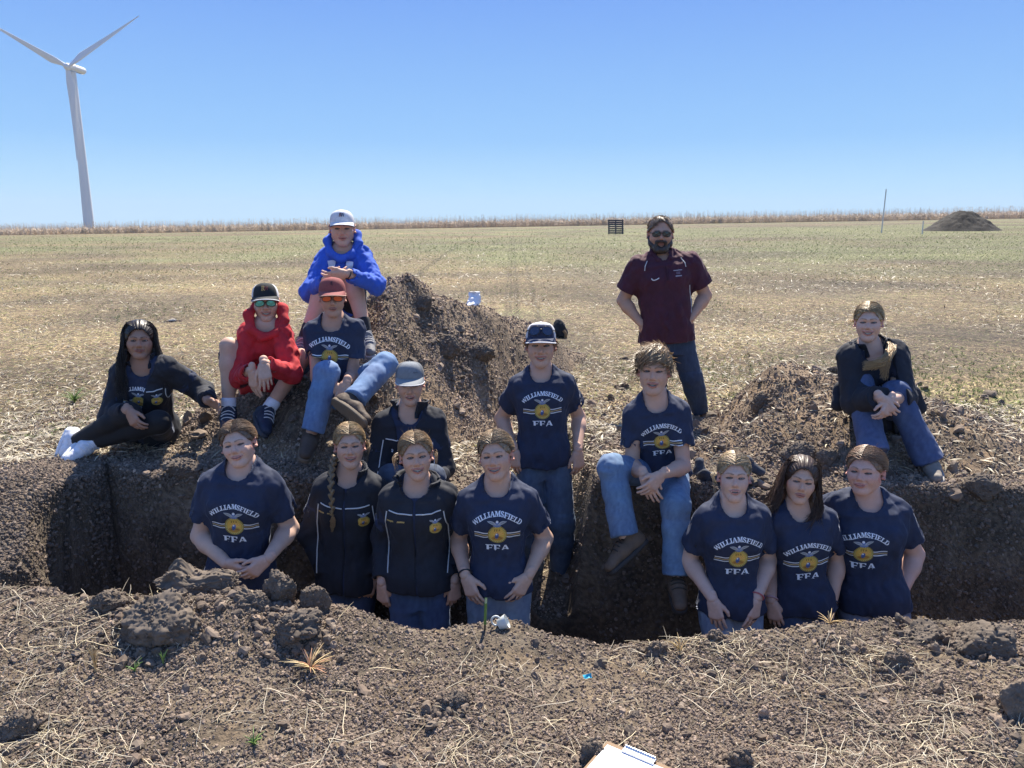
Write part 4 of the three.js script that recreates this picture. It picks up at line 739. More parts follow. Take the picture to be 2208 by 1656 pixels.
  if (w.tee) {
    const t = top(w.ease ?? 0.011, w.sleeve ?? 0.62, -0.05 * sc - (w.long ?? 0), { neckR: w.neckR ?? 0.066, neckDrop: w.neckDrop, neckF: w.neckF, wrinkle: w.wrinkle ?? 0.012 });
    const geo = build(t.prims, w.jacket ? 0.011 : 0.0078, t.f, cloth(w.tee, 0.14, 24));
    const m = mesh(w.teeName ?? 't_shirt', geo, clothMat, G);
    if (w.print) decalOn(geo, T, w.print[0] ?? 0, T.L * (w.print[1] ?? 0.6), ((w.print[2] ?? 0.25) * 0.94), (w.print[2] ?? 0.25) * 0.84, decal(teePrintTex), 'shirt_print', m, base);
    if (w.polo) { decalOn(geo, T, 0.0, T.L * 0.77, 0.3, 0.15, poloTex, 'shirt_print', m, base); for (const s of [-1, 1]) { const ln = drape(t.f, T, [[s * 0.128, T.L * 0.965], [s * 0.152, T.L * 0.9], [s * 0.158, T.L * 0.84]]); if (ln.length > 3) mesh('piping', B(tube(ln, 0.003, 5, 20)), pipingMat, m); if (s > 0) { const l2 = drape(t.f, T, [[s * 0.18, T.L * 0.62], [s * 0.186, T.L * 0.4], [s * 0.182, T.L * 0.16]]); if (l2.length > 3) mesh('piping', B(tube(l2, 0.003, 5, 20)), pipingMat, m); } const col = [V(s * 0.012, T.L * 0.88, 0.1), V(s * 0.05, T.L * 0.97, 0.085), V(s * 0.078, T.L * 1.06, 0.02), V(s * 0.06, T.L * 1.12, -0.06), V(0, T.L * 1.13, -0.085)].map((v) => T.at(v.x, v.y, v.z)); mesh('collar', B(build([cap(col[0], col[1], 0.014, 0.017, 0.01, T.f, 1.6), cap(col[1], col[2], 0.017, 0.019, 0.012), cap(col[2], col[3], 0.019, 0.018, 0.012), cap(col[3], col[4], 0.018, 0.017, 0.012)], 0.006, null, cloth(w.tee, 0.1))), clothMat, m); } const pl = drape(t.f, T, [[0, T.L * 0.88], [0.002, T.L * 0.68]], 0.4, 0.001); if (pl.length > 3) mesh('placket', B(tube(pl, 0.008, 5, 10)), std(C(w.tee[0] * 0.8, w.tee[1] * 0.8, w.tee[2] * 0.8), 0.9), m); }
    B(geo);
  }
  if (w.jacket) {
    const op = w.open ?? 0, t = top(w.jease ?? 0.019, 1.93, (w.jy ?? -0.05) * sc, { neckR: 0.075, neckDrop: 1.0, neckF: 0.03, wrinkle: 0.009, box: 1.2 });
    const F = (x, y, z) => { let d = t.f(x, y, z); if (d < 0.06) { const [lx, ly, lz] = T.loc(x, y, z), s = ly / T.L, half = op * (0.02 + 0.055 * sstep(0.3, 1.05, s)) + (w.vee ?? 0.03) * sstep(w.veeS ?? 0.86, 1.05, s); if (lz > -0.01) d = smax(d, -(Math.abs(lx - (w.openX ?? 0)) - half), 0.006) ; if (!op && lz > 0) d += 0.004 * Math.exp(-((lx / 0.006) ** 2)); } return d; };
    const geo = build(t.prims, 0.0078, F, cloth(w.jacket, 0.16, 20)), m = mesh('jacket', geo, shellMat, G);
    if (w.patch !== 0) decalOn(geo, T, 0.098, T.L * (w.patchS ?? 0.66), 0.062, 0.093, decal(patchTex), 'emblem_patch', m, base);
    if (w.nameTape) decalOn(geo, T, -0.085, T.L * 0.7, 0.1, 0.02, decal(blankName), 'name_embroidery', m, base);
    const ys = w.yoke ?? 0.78;
    if (w.pipe !== 0) for (const s of w.pipeSides ?? [-1, 1]) {
      const half = op ? op * 0.045 + 0.012 : 0.008, l1 = drape(F, T, [[s * half, T.L * (ys - 0.01)], [s * 0.08, T.L * ys], [s * 0.132, T.L * (ys + 0.015)]]), l2 = drape(F, T, [[s * 0.136, T.L * ys], [s * 0.15, T.L * (ys - 0.2)], [s * 0.15, T.L * 0.3], [s * 0.145, T.L * (w.pipeLow ?? 0.06)]]);
      if (l1.length > 3) mesh('piping', B(tube(l1, 0.0034, 5, 26)), pipingMat, m); if (l2.length > 3) mesh('piping', B(tube(l2, 0.003, 5, 40)), pipingMat, m);
    }
    // stand collar, open at the front
    const cN = T.at(0, T.L * 0.97, -0.012), cT = H(0, -0.085, -0.02), ca = cN.clone().lerp(cT, 0.02), cb = cN.clone().lerp(cT, w.collarH ?? 0.72), ax = cb.clone().sub(ca), AL = ax.length(); ax.normalize();
    const cf = (x, y, z) => { const px = x - ca.x, py = y - ca.y, pz = z - ca.z, h = px * ax.x + py * ax.y + pz * ax.z, q = Math.hypot(px - ax.x * h, py - ax.y * h, pz - ax.z * h), [lx, , lz] = T.loc(x, y, z), fl = 0.071 + (w.flare ?? 0.016) * clamp(h / AL, 0, 1) * (lz > 0 ? 1.4 : 1) + 0.003 * noise(x * 40, y * 40, z * 40); let d = Math.max(Math.abs(q - fl) - 0.0065, -h - 0.03, h - AL); if (lz > 0.02) d = smax(d, (w.collarGap ?? 0.045) + 0.25 * Math.max(0, h) - Math.abs(lx - (w.openX ?? 0)), 0.006); return d; };
    const c0 = ca.clone().lerp(cb, 0.5); mesh('collar', B(nets(cf, [c0.x - 0.14, c0.y - 0.12, c0.z - 0.14], [c0.x + 0.14, c0.y + 0.12, c0.z + 0.14], 0.006, cloth(w.jacket, 0.12))), shellMat, m);
    B(geo);
  }
  if (w.hood) {
    const t = top(0.02, 1.9, -0.11 * sc, { neckR: 0.072, neckDrop: 1.02, neckF: 0.02, wrinkle: 0.016, box: 1.1 }), geo = build(t.prims, 0.0078, t.f, cloth(w.hood, 0.13, 22)), m = mesh('hoodie', geo, clothMat, G);
    if (w.hoodTex) decalOn(geo, T, 0, T.L * w.hoodTex[1], w.hoodTex[2], w.hoodTex[3], w.hoodTex[0], 'shirt_print', m, base);
    const pts = [[0, 0.96, 0.085], [0.075, 1.02, 0.06], [0.105, 1.12, -0.02], [0.075, 1.16, -0.1], [0, 1.1, -0.14], [-0.075, 1.16, -0.1], [-0.105, 1.12, -0.02], [-0.075, 1.02, 0.06], [0, 0.96, 0.085]].map(([a, b, c]) => T.at(a, T.L * b, c)), hp = []; for (let i = 0; i < 8; i++) hp.push(cap(pts[i], pts[i + 1], i === 3 || i === 4 ? 0.036 : 0.024, i === 3 || i === 2 ? 0.036 : 0.024, 0.03));
    const hu = union(hp), nc = neckCut(0.062, 0.9, 0.01); mesh('hood', B(build(hp, 0.008, (x, y, z) => smax(hu(x, y, z) + 0.008 * (0.3 - Math.abs(noise(x * 18, y * 18, z * 18))), -nc.fn(x, y, z), 0.01), cloth(w.hood, 0.13, 22))), clothMat, m);
    if (w.strings) for (const s of [-1, 1]) { const ln = drape(t.f, T, [[s * 0.03, T.L * 0.95], [s * 0.034, T.L * 0.8], [s * 0.028 + 0.004, T.L * 0.66]], 0.4, 0.004); if (ln.length > 3) mesh('drawstring', B(tube(ln, 0.003, 5, 14)), std(C(...w.strings), 0.8), m); }
    B(geo);
  }
  // trousers and shorts
  const pe = w.pe ?? 0.01;
  if (w.jeans || w.shorts || w.leggings) {
    const pc = w.jeans ?? w.shorts ?? w.leggings, pr = [torsoPrim(T, tab, g, 0.002, -0.004, -0.15, w.rise ?? 0.03, 0, 0.05)], cuts = [];
    legs.forEach((l) => {
      const lg = lr * g ** 0.5, cf = w.cuff ?? 0.0;
      if (w.shorts) { const e = l.h.clone().lerp(l.k, 0.86), dir = l.k.clone().sub(l.h).normalize(); pr.push(cap(l.h, e.clone().addScaledVector(dir, 0.05), 0.08 * lg + pe, 0.078 * lr + pe + 0.008, 0.05)); cuts.push([e, dir, cap(l.h, l.k, 0.078 * lg, 0.062 * lr)]); }
      else { const dir = l.a.clone().sub(l.k).normalize(); pr.push(cap(l.h, l.k, 0.076 * lg + pe, 0.062 * lr + pe, 0.05), cap(l.k, l.k.clone().lerp(l.a, 0.35), 0.062 * lr + pe, 0.06 * lr + pe, 0.03), cap(l.k.clone().lerp(l.a, 0.33), l.a.clone().addScaledVector(dir, 0.03), 0.06 * lr + pe, 0.045 * lr + pe + cf, 0.02)); cuts.push([l.a.clone().addScaledVector(dir, w.hemDrop ?? 0.0), dir, null]); }
    });
    const U0 = union(pr.slice(0, 1)), per = (pr.length - 1) / 2, UL = [0, 1].map((i) => union(pr.slice(1 + i * per, 1 + (i + 1) * per))), wr = w.leggings ? 0.003 : 0.0085;
    const f = (x, y, z) => {
      let d = U0(x, y, z); const ds = UL.map((q) => q(x, y, z)); if (Math.min(d, ds[0], ds[1]) > 0.08) return Math.min(d, ds[0], ds[1]);
      legs.forEach((l, i) => {
        const [e, dir, inner] = cuts[i], k = (x - l.k.x) ** 2 + (y - l.k.y) ** 2 + (z - l.k.z) ** 2, a = (x - l.a.x) ** 2 + (y - l.a.y) ** 2 + (z - l.a.z) ** 2, am = Math.exp(-k / 0.018) + 0.9 * Math.exp(-a / 0.014);
        let q = ds[i] + wr * am * (0.35 - Math.abs(noise(x * 17 + 3, y * 34, z * 21)));
        const al = (x - e.x) * dir.x + (y - e.y) * dir.y + (z - e.z) * dir.z; q = Math.max(q, al); if (inner) q = Math.max(q, -Math.max(inner.fn(x, y, z), -al - 0.05));
        d = smin(d, q, i ? 0.012 : 0.04);
      });
      return d + wr * 0.5 * noise(x * 16, y * 9, z * 16) + wr * 0.35 * noise(x * 34 + y * 18, y * 30, z * 34);
    };
    mesh(w.shorts ? 'shorts' : w.jeans ? 'jeans' : 'leggings', B(build(pr, 0.0092, f, w.jeans ? denim(pc) : cloth(pc, 0.12))), clothMat, G);
  }
  if (w.shoe) legs.forEach((l, i) => {
    const s = w.shoe, td = l.toe.clone().sub(l.a), fl = Math.min(0.21, Math.max(0.15, td.length())); td.normalize();
    let dn = l.a.clone().sub(l.k).normalize(); dn.addScaledVector(td, -dn.dot(td)).normalize();
    const hl = l.a.clone().addScaledVector(dn, 0.055).addScaledVector(td, -0.045), tp = l.a.clone().addScaledVector(dn, 0.063).addScaledVector(td, 0.16), mid = hl.clone().lerp(tp, 0.5).addScaledVector(dn, -0.012), side = td.clone().cross(dn);
    const pr = [cap(hl, mid, 0.037, 0.042, 0.03, dn, 0.92), cap(mid, tp, 0.043, 0.034, 0.03, dn, 1.15), cap(l.a.clone().addScaledVector(l.k.clone().sub(l.a).normalize(), s.high ?? 0.0), hl.clone().addScaledVector(td, 0.03), s.high ? 0.05 : 0.043, 0.042, 0.03)], U = union(pr);
    const bot = l.a.clone().addScaledVector(dn, 0.082), f = (x, y, z) => { const al = (x - bot.x) * dn.x + (y - bot.y) * dn.y + (z - bot.z) * dn.z; return Math.max(U(x, y, z) + 0.002 * noise(x * 60, y * 60, z * 60), al); };
    const m = mesh(s.high ? 'boot' : 'shoe', B(build(pr, 0.006, f, cloth(s.c, 0.18, 40))), leatherMat, G);
    const sp = [cap(hl.clone().addScaledVector(dn, 0.01), tp.clone().addScaledVector(dn, 0.004).addScaledVector(td, 0.004), 0.041, 0.041, 0.01)], SU = union(sp), sf = (x, y, z) => { const al = (x - bot.x) * dn.x + (y - bot.y) * dn.y + (z - bot.z) * dn.z, pxs = (x - hl.x) * side.x + (y - hl.y) * side.y + (z - hl.z) * side.z, t = (x - hl.x) * td.x + (y - hl.y) * td.y + (z - hl.z) * td.z, tt = clamp(t / 0.205, 0, 1), q = Math.hypot(pxs, t - tt * 0.205) - (0.036 + 0.01 * Math.sin(tt * 3.1)); return Math.max(q, Math.abs(al - 0.006) - 0.012); };
    const c = hl.clone().lerp(tp, 0.5).addScaledVector(dn, 0.03); mesh('sole', B(nets(sf, [c.x - 0.18, c.y - 0.18, c.z - 0.18], [c.x + 0.18, c.y + 0.18, c.z + 0.18], 0.0062, cloth(s.sole, 0.1))), leatherMat, m);
    if (s.laces) for (let q = 0; q < 4; q++) { const b0 = l.a.clone().addScaledVector(td, 0.03 + q * 0.022).addScaledVector(dn, 0.0 + q * 0.008); const arc = []; for (let k = -3; k <= 3; k++) { const dir = side.clone().multiplyScalar(Math.sin(k / 3 * 0.9)).addScaledVector(dn, -Math.cos(k / 3 * 0.9)); let p = b0.clone().addScaledVector(dn, 0.03), r = 0.08; while (r > 0.01) { const e = p.clone().addScaledVector(dir, r); if (f(e.x, e.y, e.z) < 0.001) break; r -= 0.002; } arc.push(p.clone().addScaledVector(dir, r + 0.002)); } mesh('lace', B(tube(arc, 0.003, 5, 10)), std(C(...s.laces), 0.8), m); }
    if (s.sock) mesh('sock', B(build([cap(l.a.clone().addScaledVector(l.k.clone().sub(l.a).normalize(), s.sockH), l.a.clone().addScaledVector(dn, 0.01), 0.043 * lr + 0.003, 0.042, 0.01)], 0.007, null, cloth(s.sock, 0.1))), clothMat, G);
  });
  for (const [i, c, t] of o.bands ?? []) { const a = arms[i], dir = a.w.clone().sub(a.e).normalize(), ce = a.e.clone().lerp(a.w, t ?? 0.97), u = V(0.3, 0.2, 0.9).cross(dir).normalize(), v = dir.clone().cross(u), pts = []; const q = 0.0295 * (0.6 + 0.4 * ar) * 1.06; for (let k = 0; k <= 16; k++) pts.push(ce.clone().addScaledVector(u, Math.cos(k / 16 * 6.283) * q).addScaledVector(v, Math.sin(k / 16 * 6.283) * q)); mesh('bracelet', B(tube(pts, 0.0042, 6, 32)), std(C(...c), 0.5), G); }
  o.after?.({ G, T, H, hm, base, arms, legs, R, B });
  return G;
}

// ---------------------------------------------------------------- the sixteen people
const NAVY = [0.021, 0.03, 0.064], BLACK = [0.017, 0.019, 0.027], CREW = 'people posing round the soil pit';
const FAIR = [0.6, 0.37, 0.262], PALE = [0.63, 0.41, 0.31], TAN = [0.52, 0.3, 0.205], OLIVE = [0.4, 0.225, 0.15];
const BLOND = [0.46, 0.33, 0.18], BROWN = [0.1, 0.055, 0.03], DARK = [0.024, 0.016, 0.012];
const only = globalThis.ONLY, folk = [];
const add = (o) => { if (!only || only.includes(folk.length + 1)) person({ group: CREW, ...o }); folk.push(o.label); };
// 1 girl on the far bank, left
add({ seed: 1, label: 'dark-haired girl in an open black jacket and leggings, leaning back on one hand', d: 4.4, sc: 0.95, skin: OLIVE, noEyes: false, iris: [0.03, 0.02, 0.015],
  head: { p: [301, 733], s: 0.92, pitch: -4, roll: -3 }, neck: [311, 782], sh: [[268, 806], [356, 795]], el: [[248, 868, -0.05], [408, 832, 0]], wr: [[276, 884, -0.2], [448, 864, -0.06]], pel: [324, 922, 0.18],
  hands: [{ to: [291, 912, -0.24], curl: 0.5 }, { to: [470, 874, -0.1], curl: 0.35, thumb: [0, 1, 0.4] }], kn: [[232, 905, -0.22], [262, 922, -0.28]], an: [[168, 952, -0.1], [212, 950, -0.12]], toe: [[152, 1000, -0.16], [184, 975, -0.2]], legR: 0.95,
  face: { hair: 'long', hairColour: DARK, brow: [0.025, 0.017, 0.013], smile: 0.45, eye: 0.5, len: 0.33, wide: 1.04, nose: 1.05, long: 0.96, wave: 0.012, strands: 1000, blush: 0.7 }, wear: { tee: NAVY, print: [0.0, 0.64, 0.2], jacket: BLACK, open: 0.75, openX: -0.01, pipeSides: [1], pipeLow: 0.3, leggings: [0.012, 0.012, 0.014], pe: 0.004, yoke: 0.78, patchS: 0.68, shoe: { c: [0.72, 0.72, 0.76], sole: [0.75, 0.75, 0.78], laces: [0.8, 0.8, 0.8] } } });
// 2 red hoodie
add({ seed: 2, label: 'boy in a red hoodie, black and white cap and green mirrored sunglasses', d: 4.65, sex: 'm', sc: 0.98, skin: FAIR, bare: true, noEyes: true,
  head: { p: [573, 652], s: 0.95, pitch: -2 }, legL: 0.92, neck: [573, 704, -0.05], sh: [[541, 722, -0.04], [607, 717, -0.04]], armR: 0.88, el: [[524, 772, -0.08], [622, 766, -0.1]], wr: [[544, 797, -0.32], [569, 782, -0.36]], pel: [570, 818, 0.16], hands: [{ to: [549, 850, -0.34], curl: 0.18, thumb: [1, 0, 0.6] }, { to: [574, 830, -0.42], curl: 0.3, thumb: [-1, 0, 0.4] }],
  kn: [[440, 790, -0.4], [672, 788, -0.4]], an: [[493, 880, -0.17], [580, 882, -0.17]], toe: [[487, 914, -0.35], [592, 920, -0.35]], legR: 0.93, girth: 0.88,
  face: { hair: 'cropped', hairColour: BROWN, smile: 0.9, teeth: 0.8, brow: BROWN }, cap: { front: [0.02, 0.024, 0.026], back: [0.68, 0.68, 0.68], brim: [0.025, 0.028, 0.03], edge: [0.8, 0.8, 0.8], logo: capLogo((g) => { g.font = 'bold 130px serif'; g.fillStyle = '#c8a25e'; g.fillText('R', 88, 126); g.fillStyle = '#8a3d35'; g.font = 'bold 104px serif'; g.fillText('W', 170, 120); }), lw: 0.42 }, shades: { lens: lensMat(0.1, 0.42, 0.34, 0.35), frame: [0.02, 0.02, 0.02] },
  wear: { hood: [0.5, 0.022, 0.03], hoodTex: [redHoodTex, 0.42, 0.2, 0.1], shorts: [0.035, 0.037, 0.045], shoe: { c: [0.02, 0.03, 0.06], sole: [0.05, 0.05, 0.06], sock: [0.75, 0.78, 0.85], sockH: 0.045, laces: [0.7, 0.7, 0.7] } } });
// 3 blue hoodie
add({ seed: 3, label: 'boy in a bright blue hoodie and white cap, topmost on the soil heap', d: 5.3, sex: 'm', sc: 1.0, skin: FAIR, bare: true, girth: 0.95,
  head: { p: [738, 492], s: 0.98, pitch: 2 }, neck: [739, 541], sh: [[706, 556], [780, 553]], armR: 0.88, el: [[680, 602, -0.08], [797, 588, -0.1]], wr: [[706, 603, -0.3], [747, 590, -0.34]], pel: [743, 668, 0.2], hands: [{ to: [740, 594, -0.33], curl: 0.45, thumb: [0, 1, 0.4] }, { to: [712, 598, -0.38], curl: 0.45, thumb: [0, 1, 0.5] }],
  kn: [[675, 628, -0.36], [770, 610, -0.36]], an: [[655, 735, -0.3], [789, 722, -0.24]], toe: [[646, 768, -0.5], [797, 748, -0.45]], legR: 1.02, face: { hair: 'cropped', hairColour: BROWN, smile: 0.5, eye: 0.4, wide: 1.05, jaw: 1.1 },
  cap: { front: [0.7, 0.7, 0.72], back: [0.6, 0.61, 0.64], brim: [0.66, 0.66, 0.68], edge: [0.03, 0.04, 0.08], logo: capLogo((g) => { g.font = 'bold 118px serif'; g.fillStyle = '#7a3a34'; g.fillText('R', 82, 120); g.fillStyle = '#1c2440'; g.fillText('W', 160, 120); }), lw: 0.36 }, bands: [[1, [0.03, 0.03, 0.03], 0.95]],
  wear: { hood: [0.035, 0.11, 0.52], hoodTex: [hoodTex, 0.74, 0.2, 0.2], strings: [0.03, 0.07, 0.3], shorts: [0.02, 0.024, 0.04], shoe: { c: [0.16, 0.16, 0.17], sole: [0.42, 0.42, 0.43], sock: [0.02, 0.02, 0.025], sockH: 0.1, laces: [0.5, 0.5, 0.5] } } });
// 4 red cap
add({ seed: 4, label: 'boy in a faded red cap, orange sunglasses and jeans, sitting below the blue hoodie', d: 4.55, sex: 'm', sc: 0.97, girth: 0.92, armR: 0.86, skin: TAN, noEyes: true,
  head: { p: [717, 640], s: 0.94, pitch: 2 }, neck: [718, 693], sh: [[679, 714], [766, 710]], el: [[680, 788, -0.06], [760, 786, -0.04]], wr: [[722, 832, -0.27], [747, 824, -0.27]], legL: 0.86, pel: [722, 830, 0.06], hands: [{ to: [742, 860, -0.33], curl: 0.4 }, { to: [734, 862, -0.31], curl: 0.4 }],
  kn: [[694, 842, -0.5], [826, 800, -0.2]], an: [[673, 930, -0.34], [764, 862, -0.36]], toe: [[661, 968, -0.54], [806, 892, -0.44]], legR: 0.95, face: { hair: 'cropped', hairColour: [0.12, 0.075, 0.04], smile: 0.1, eye: 0.3, wide: 0.95 },
  cap: { front: [0.27, 0.075, 0.07], back: [0.25, 0.07, 0.065], brim: [0.27, 0.075, 0.07], edge: [0.5, 0.3, 0.22], logo: capLogo((g) => { g.fillStyle = '#1c1a24'; g.font = 'bold 110px sans-serif'; g.fillText('K', 138, 118); g.font = 'bold 60px sans-serif'; g.fillText('C', 92, 104); }), lw: 0.26 }, shades: { lens: lensMat(0.75, 0.13, 0.035, 0.35), frame: [0.03, 0.02, 0.02], h: 0.0165 },
  wear: { tee: NAVY, print: [0, 0.58, 0.26], jeans: [0.13, 0.21, 0.36], pe: 0.011, cuff: 0.012, shoe: { c: [0.075, 0.05, 0.034], sole: [0.16, 0.12, 0.08], high: 0.1 } } });
// 5 grey cap
add({ seed: 5, label: 'boy in a grey cap and open black jacket, sitting behind the two girls in jackets', d: 4.2, sex: 'm', sc: 0.96, girth: 0.95, skin: FAIR,
  head: { p: [884, 824], s: 0.96, pitch: 6 }, neck: [884, 886], sh: [[832, 914], [934, 908]], el: [[814, 990, -0.03], [950, 985, -0.03]], wr: [[845, 1050, -0.28], [935, 1050, -0.28]], pel: [886, 1048, 0.1], hands: [{ curl: 0.5 }, { curl: 0.5 }], kn: [[838, 1062, -0.42], [940, 1058, -0.42]], an: [[842, 1190, -0.36], [935, 1190, -0.36]], toe: [[838, 1230, -0.55], [938, 1230, -0.55]],
  face: { hair: 'cropped', hairColour: BROWN, smile: 0.4, teeth: 0.6, eye: 0.4, wide: 0.96, long: 1.04 }, cap: { front: [0.2, 0.22, 0.24], back: [0.13, 0.14, 0.155], brim: [0.24, 0.26, 0.27], edge: [0.6, 0.6, 0.6], logo: capLogo((g) => { g.strokeStyle = '#22252c'; g.lineWidth = 9; g.beginPath(); for (let i = 0; i < 7; i++) { g.moveTo(40 + i * 28, 100); g.lineTo(52 + i * 28, 58); } g.moveTo(20, 80); g.lineTo(34, 60); g.stroke(); }), lx: 0.45, lw: 0.22, lh: 0.2 },
  wear: { tee: NAVY, print: [0, 0.52, 0.22], jacket: BLACK, open: 0.8, openX: -0.015, yoke: 0.74, patchS: 0.58, flare: 0.03, jeans: [0.05, 0.07, 0.11], shoe: { c: [0.05, 0.045, 0.04], sole: [0.3, 0.3, 0.3] } } });
// 6 white cap
add({ seed: 6, label: 'boy standing in the gap in a white cap with sunglasses resting on it', d: 4.3, sex: 'm', sc: 1.0, legL: 0.9, girth: 0.98, skin: FAIR,
  head: { p: [1166, 742], s: 1.02, pitch: -2 }, neck: [1166, 803], sh: [[1124, 832], [1214, 828]], el: [[1104, 905, 0.02], [1238, 908, 0.02]], wr: [[1108, 968, -0.06], [1246, 970, -0.06]], pel: [1171, 972], hands: [{ to: [1110, 1010, -0.07] }, { to: [1249, 1012, -0.08], curl: 0.5 }], kn: [[1148, 1105, -0.05], [1208, 1105, -0.06]], an: [[1152, 1236, 0.02], [1208, 1236, 0.0]], toe: [[1146, 1278, -0.2], [1208, 1282, -0.2]],
  face: { hair: 'curls', hairColour: [0.22, 0.12, 0.055], smile: 0.8, teeth: 0.75, eye: 0.4, long: 1.04, nose: 1.05 }, cap: { front: [0.03, 0.04, 0.085], frontTo: 0.62, back: [0.62, 0.62, 0.64], brim: [0.04, 0.05, 0.09], edge: [0.75, 0.75, 0.77] }, shades: { lens: lensMat(0.02, 0.03, 0.075, 0.3), frame: [0.015, 0.017, 0.025], up: 0.062, fwd: 0.0, h: 0.024 },
  wear: { tee: NAVY, print: [0, 0.6, 0.25], long: 0.03, jeans: [0.075, 0.115, 0.18], pe: 0.014, shoe: { c: [0.06, 0.05, 0.045], sole: [0.1, 0.1, 0.1] } } });
// 7 the man
add({ seed: 7, label: 'bearded man in a maroon polo shirt and dark sunglasses with hands in his pockets', d: 6.0, sex: 'm', sc: 1.02, girth: 1.3, armR: 1.16, legR: 1.1, legL: 0.75, belly: 0.03, skin: TAN, noEyes: true,
  head: { p: [1424, 504], s: 1.1, pitch: 0, yaw: 4 }, neck: [1427, 552], sh: [[1379, 576], [1486, 567]], el: [[1350, 640, 0.04], [1530, 626, 0.05]], wr: [[1384, 700, -0.06], [1489, 688, -0.1]], pel: [1437, 722], hands: [{ to: [1398, 728, -0.08], curl: 0.3 }, { to: [1470, 716, -0.12], curl: 0.3, thumb: [-0.6, 0.8, 0.4] }], kn: [[1408, 812, -0.2], [1500, 804, -0.2]], an: [[1420, 888, 0.06], [1510, 888, 0.04]], toe: [[1412, 906, -0.16], [1534, 908, -0.12]], handS: 1.05,
  face: { hair: 'short', hairColour: [0.19, 0.125, 0.075], brow: [0.06, 0.04, 0.028], smile: 0.2, eye: 0.3, wide: 1.08, jaw: 1.15, stubble: 0.5 }, shades: { lens: lensMat(0.012, 0.012, 0.014, 0.1), frame: [0.012, 0.012, 0.013] },
  wear: { tee: [0.062, 0.013, 0.026], teeName: 'polo_shirt', polo: true, sleeve: 0.72, ease: 0.022, jeans: [0.03, 0.05, 0.09], pe: 0.016, shoe: { c: [0.17, 0.09, 0.045], sole: [0.05, 0.04, 0.03], high: 0.06 } },
  after: ({ G, hm, R, B }) => {
    const pr = []; for (const s of [-1, 1]) pr.push(cap(V(s * 0.07, -0.03, 0.0), V(s * 0.058, -0.068, 0.022), 0.017, 0.022, 0.02), cap(V(s * 0.058, -0.068, 0.022), V(s * 0.026, -0.108, 0.066), 0.022, 0.024, 0.02), cap(V(s * 0.006, -0.05, 0.094), V(s * 0.03, -0.058, 0.082), 0.0085, 0.0085, 0.008), cap(V(s * 0.03, -0.058, 0.082), V(s * 0.034, -0.088, 0.074), 0.011, 0.013, 0.012));
    pr.push(ell(V(0, -0.112, 0.074), 0.036, 0.024, 0.024, 0.02)); const U = union(pr), g = build(pr, 0.0038, (x, y, z) => U(x, y, z) + fbm(x * 90, y * 60, z * 90, 2) * 0.005, (x, y, z) => { const t = 0.8 + 0.35 * noise(x * 240, y * 90, z * 240); return [0.05 * t, 0.034 * t, 0.024 * t]; }, 0.012);
    mesh('beard', B(g.applyMatrix4(hm)), hairMat, G);
  } });
// 8 boy on the pit's edge
add({ seed: 8, label: 'bare-headed boy with tousled hair sitting on the pit edge, legs hanging down in brown boots', d: 3.95, sex: 'm', sc: 0.97, legL: 0.87, legR: 0.92, girth: 0.97, armR: 0.95, skin: FAIR,
  head: { p: [1410, 797], s: 1.0, pitch: -3, yaw: -4 }, neck: [1413, 862], sh: [[1372, 896], [1462, 893]], el: [[1365, 968, -0.02], [1480, 966, -0.02]], wr: [[1388, 1022, -0.26], [1428, 1022, -0.28]], pel: [1425, 1006, 0.08], hands: [{ to: [1404, 1062, -0.31], curl: 0.35 }, { to: [1396, 1060, -0.34], curl: 0.35, thumb: [-0.7, 0.7, 0.3] }],
  kn: [[1280, 1060, -0.36], [1458, 1074, -0.42]], an: [[1348, 1155, -0.3], [1460, 1236, -0.34]], toe: [[1268, 1228, -0.42], [1470, 1300, -0.55]],
  face: { hair: 'mop', hairColour: [0.3, 0.2, 0.105], smile: 0.6, teeth: 0.7, eye: 0.28, wide: 1.0, jaw: 1.05, long: 1.06, nose: 1.08 }, wear: { tee: NAVY, print: [0, 0.56, 0.23], jeans: [0.13, 0.2, 0.31], pe: 0.014, cuff: 0.02, shoe: { c: [0.12, 0.075, 0.045], sole: [0.035, 0.028, 0.024], high: 0.11, laces: [0.04, 0.03, 0.02] } } });
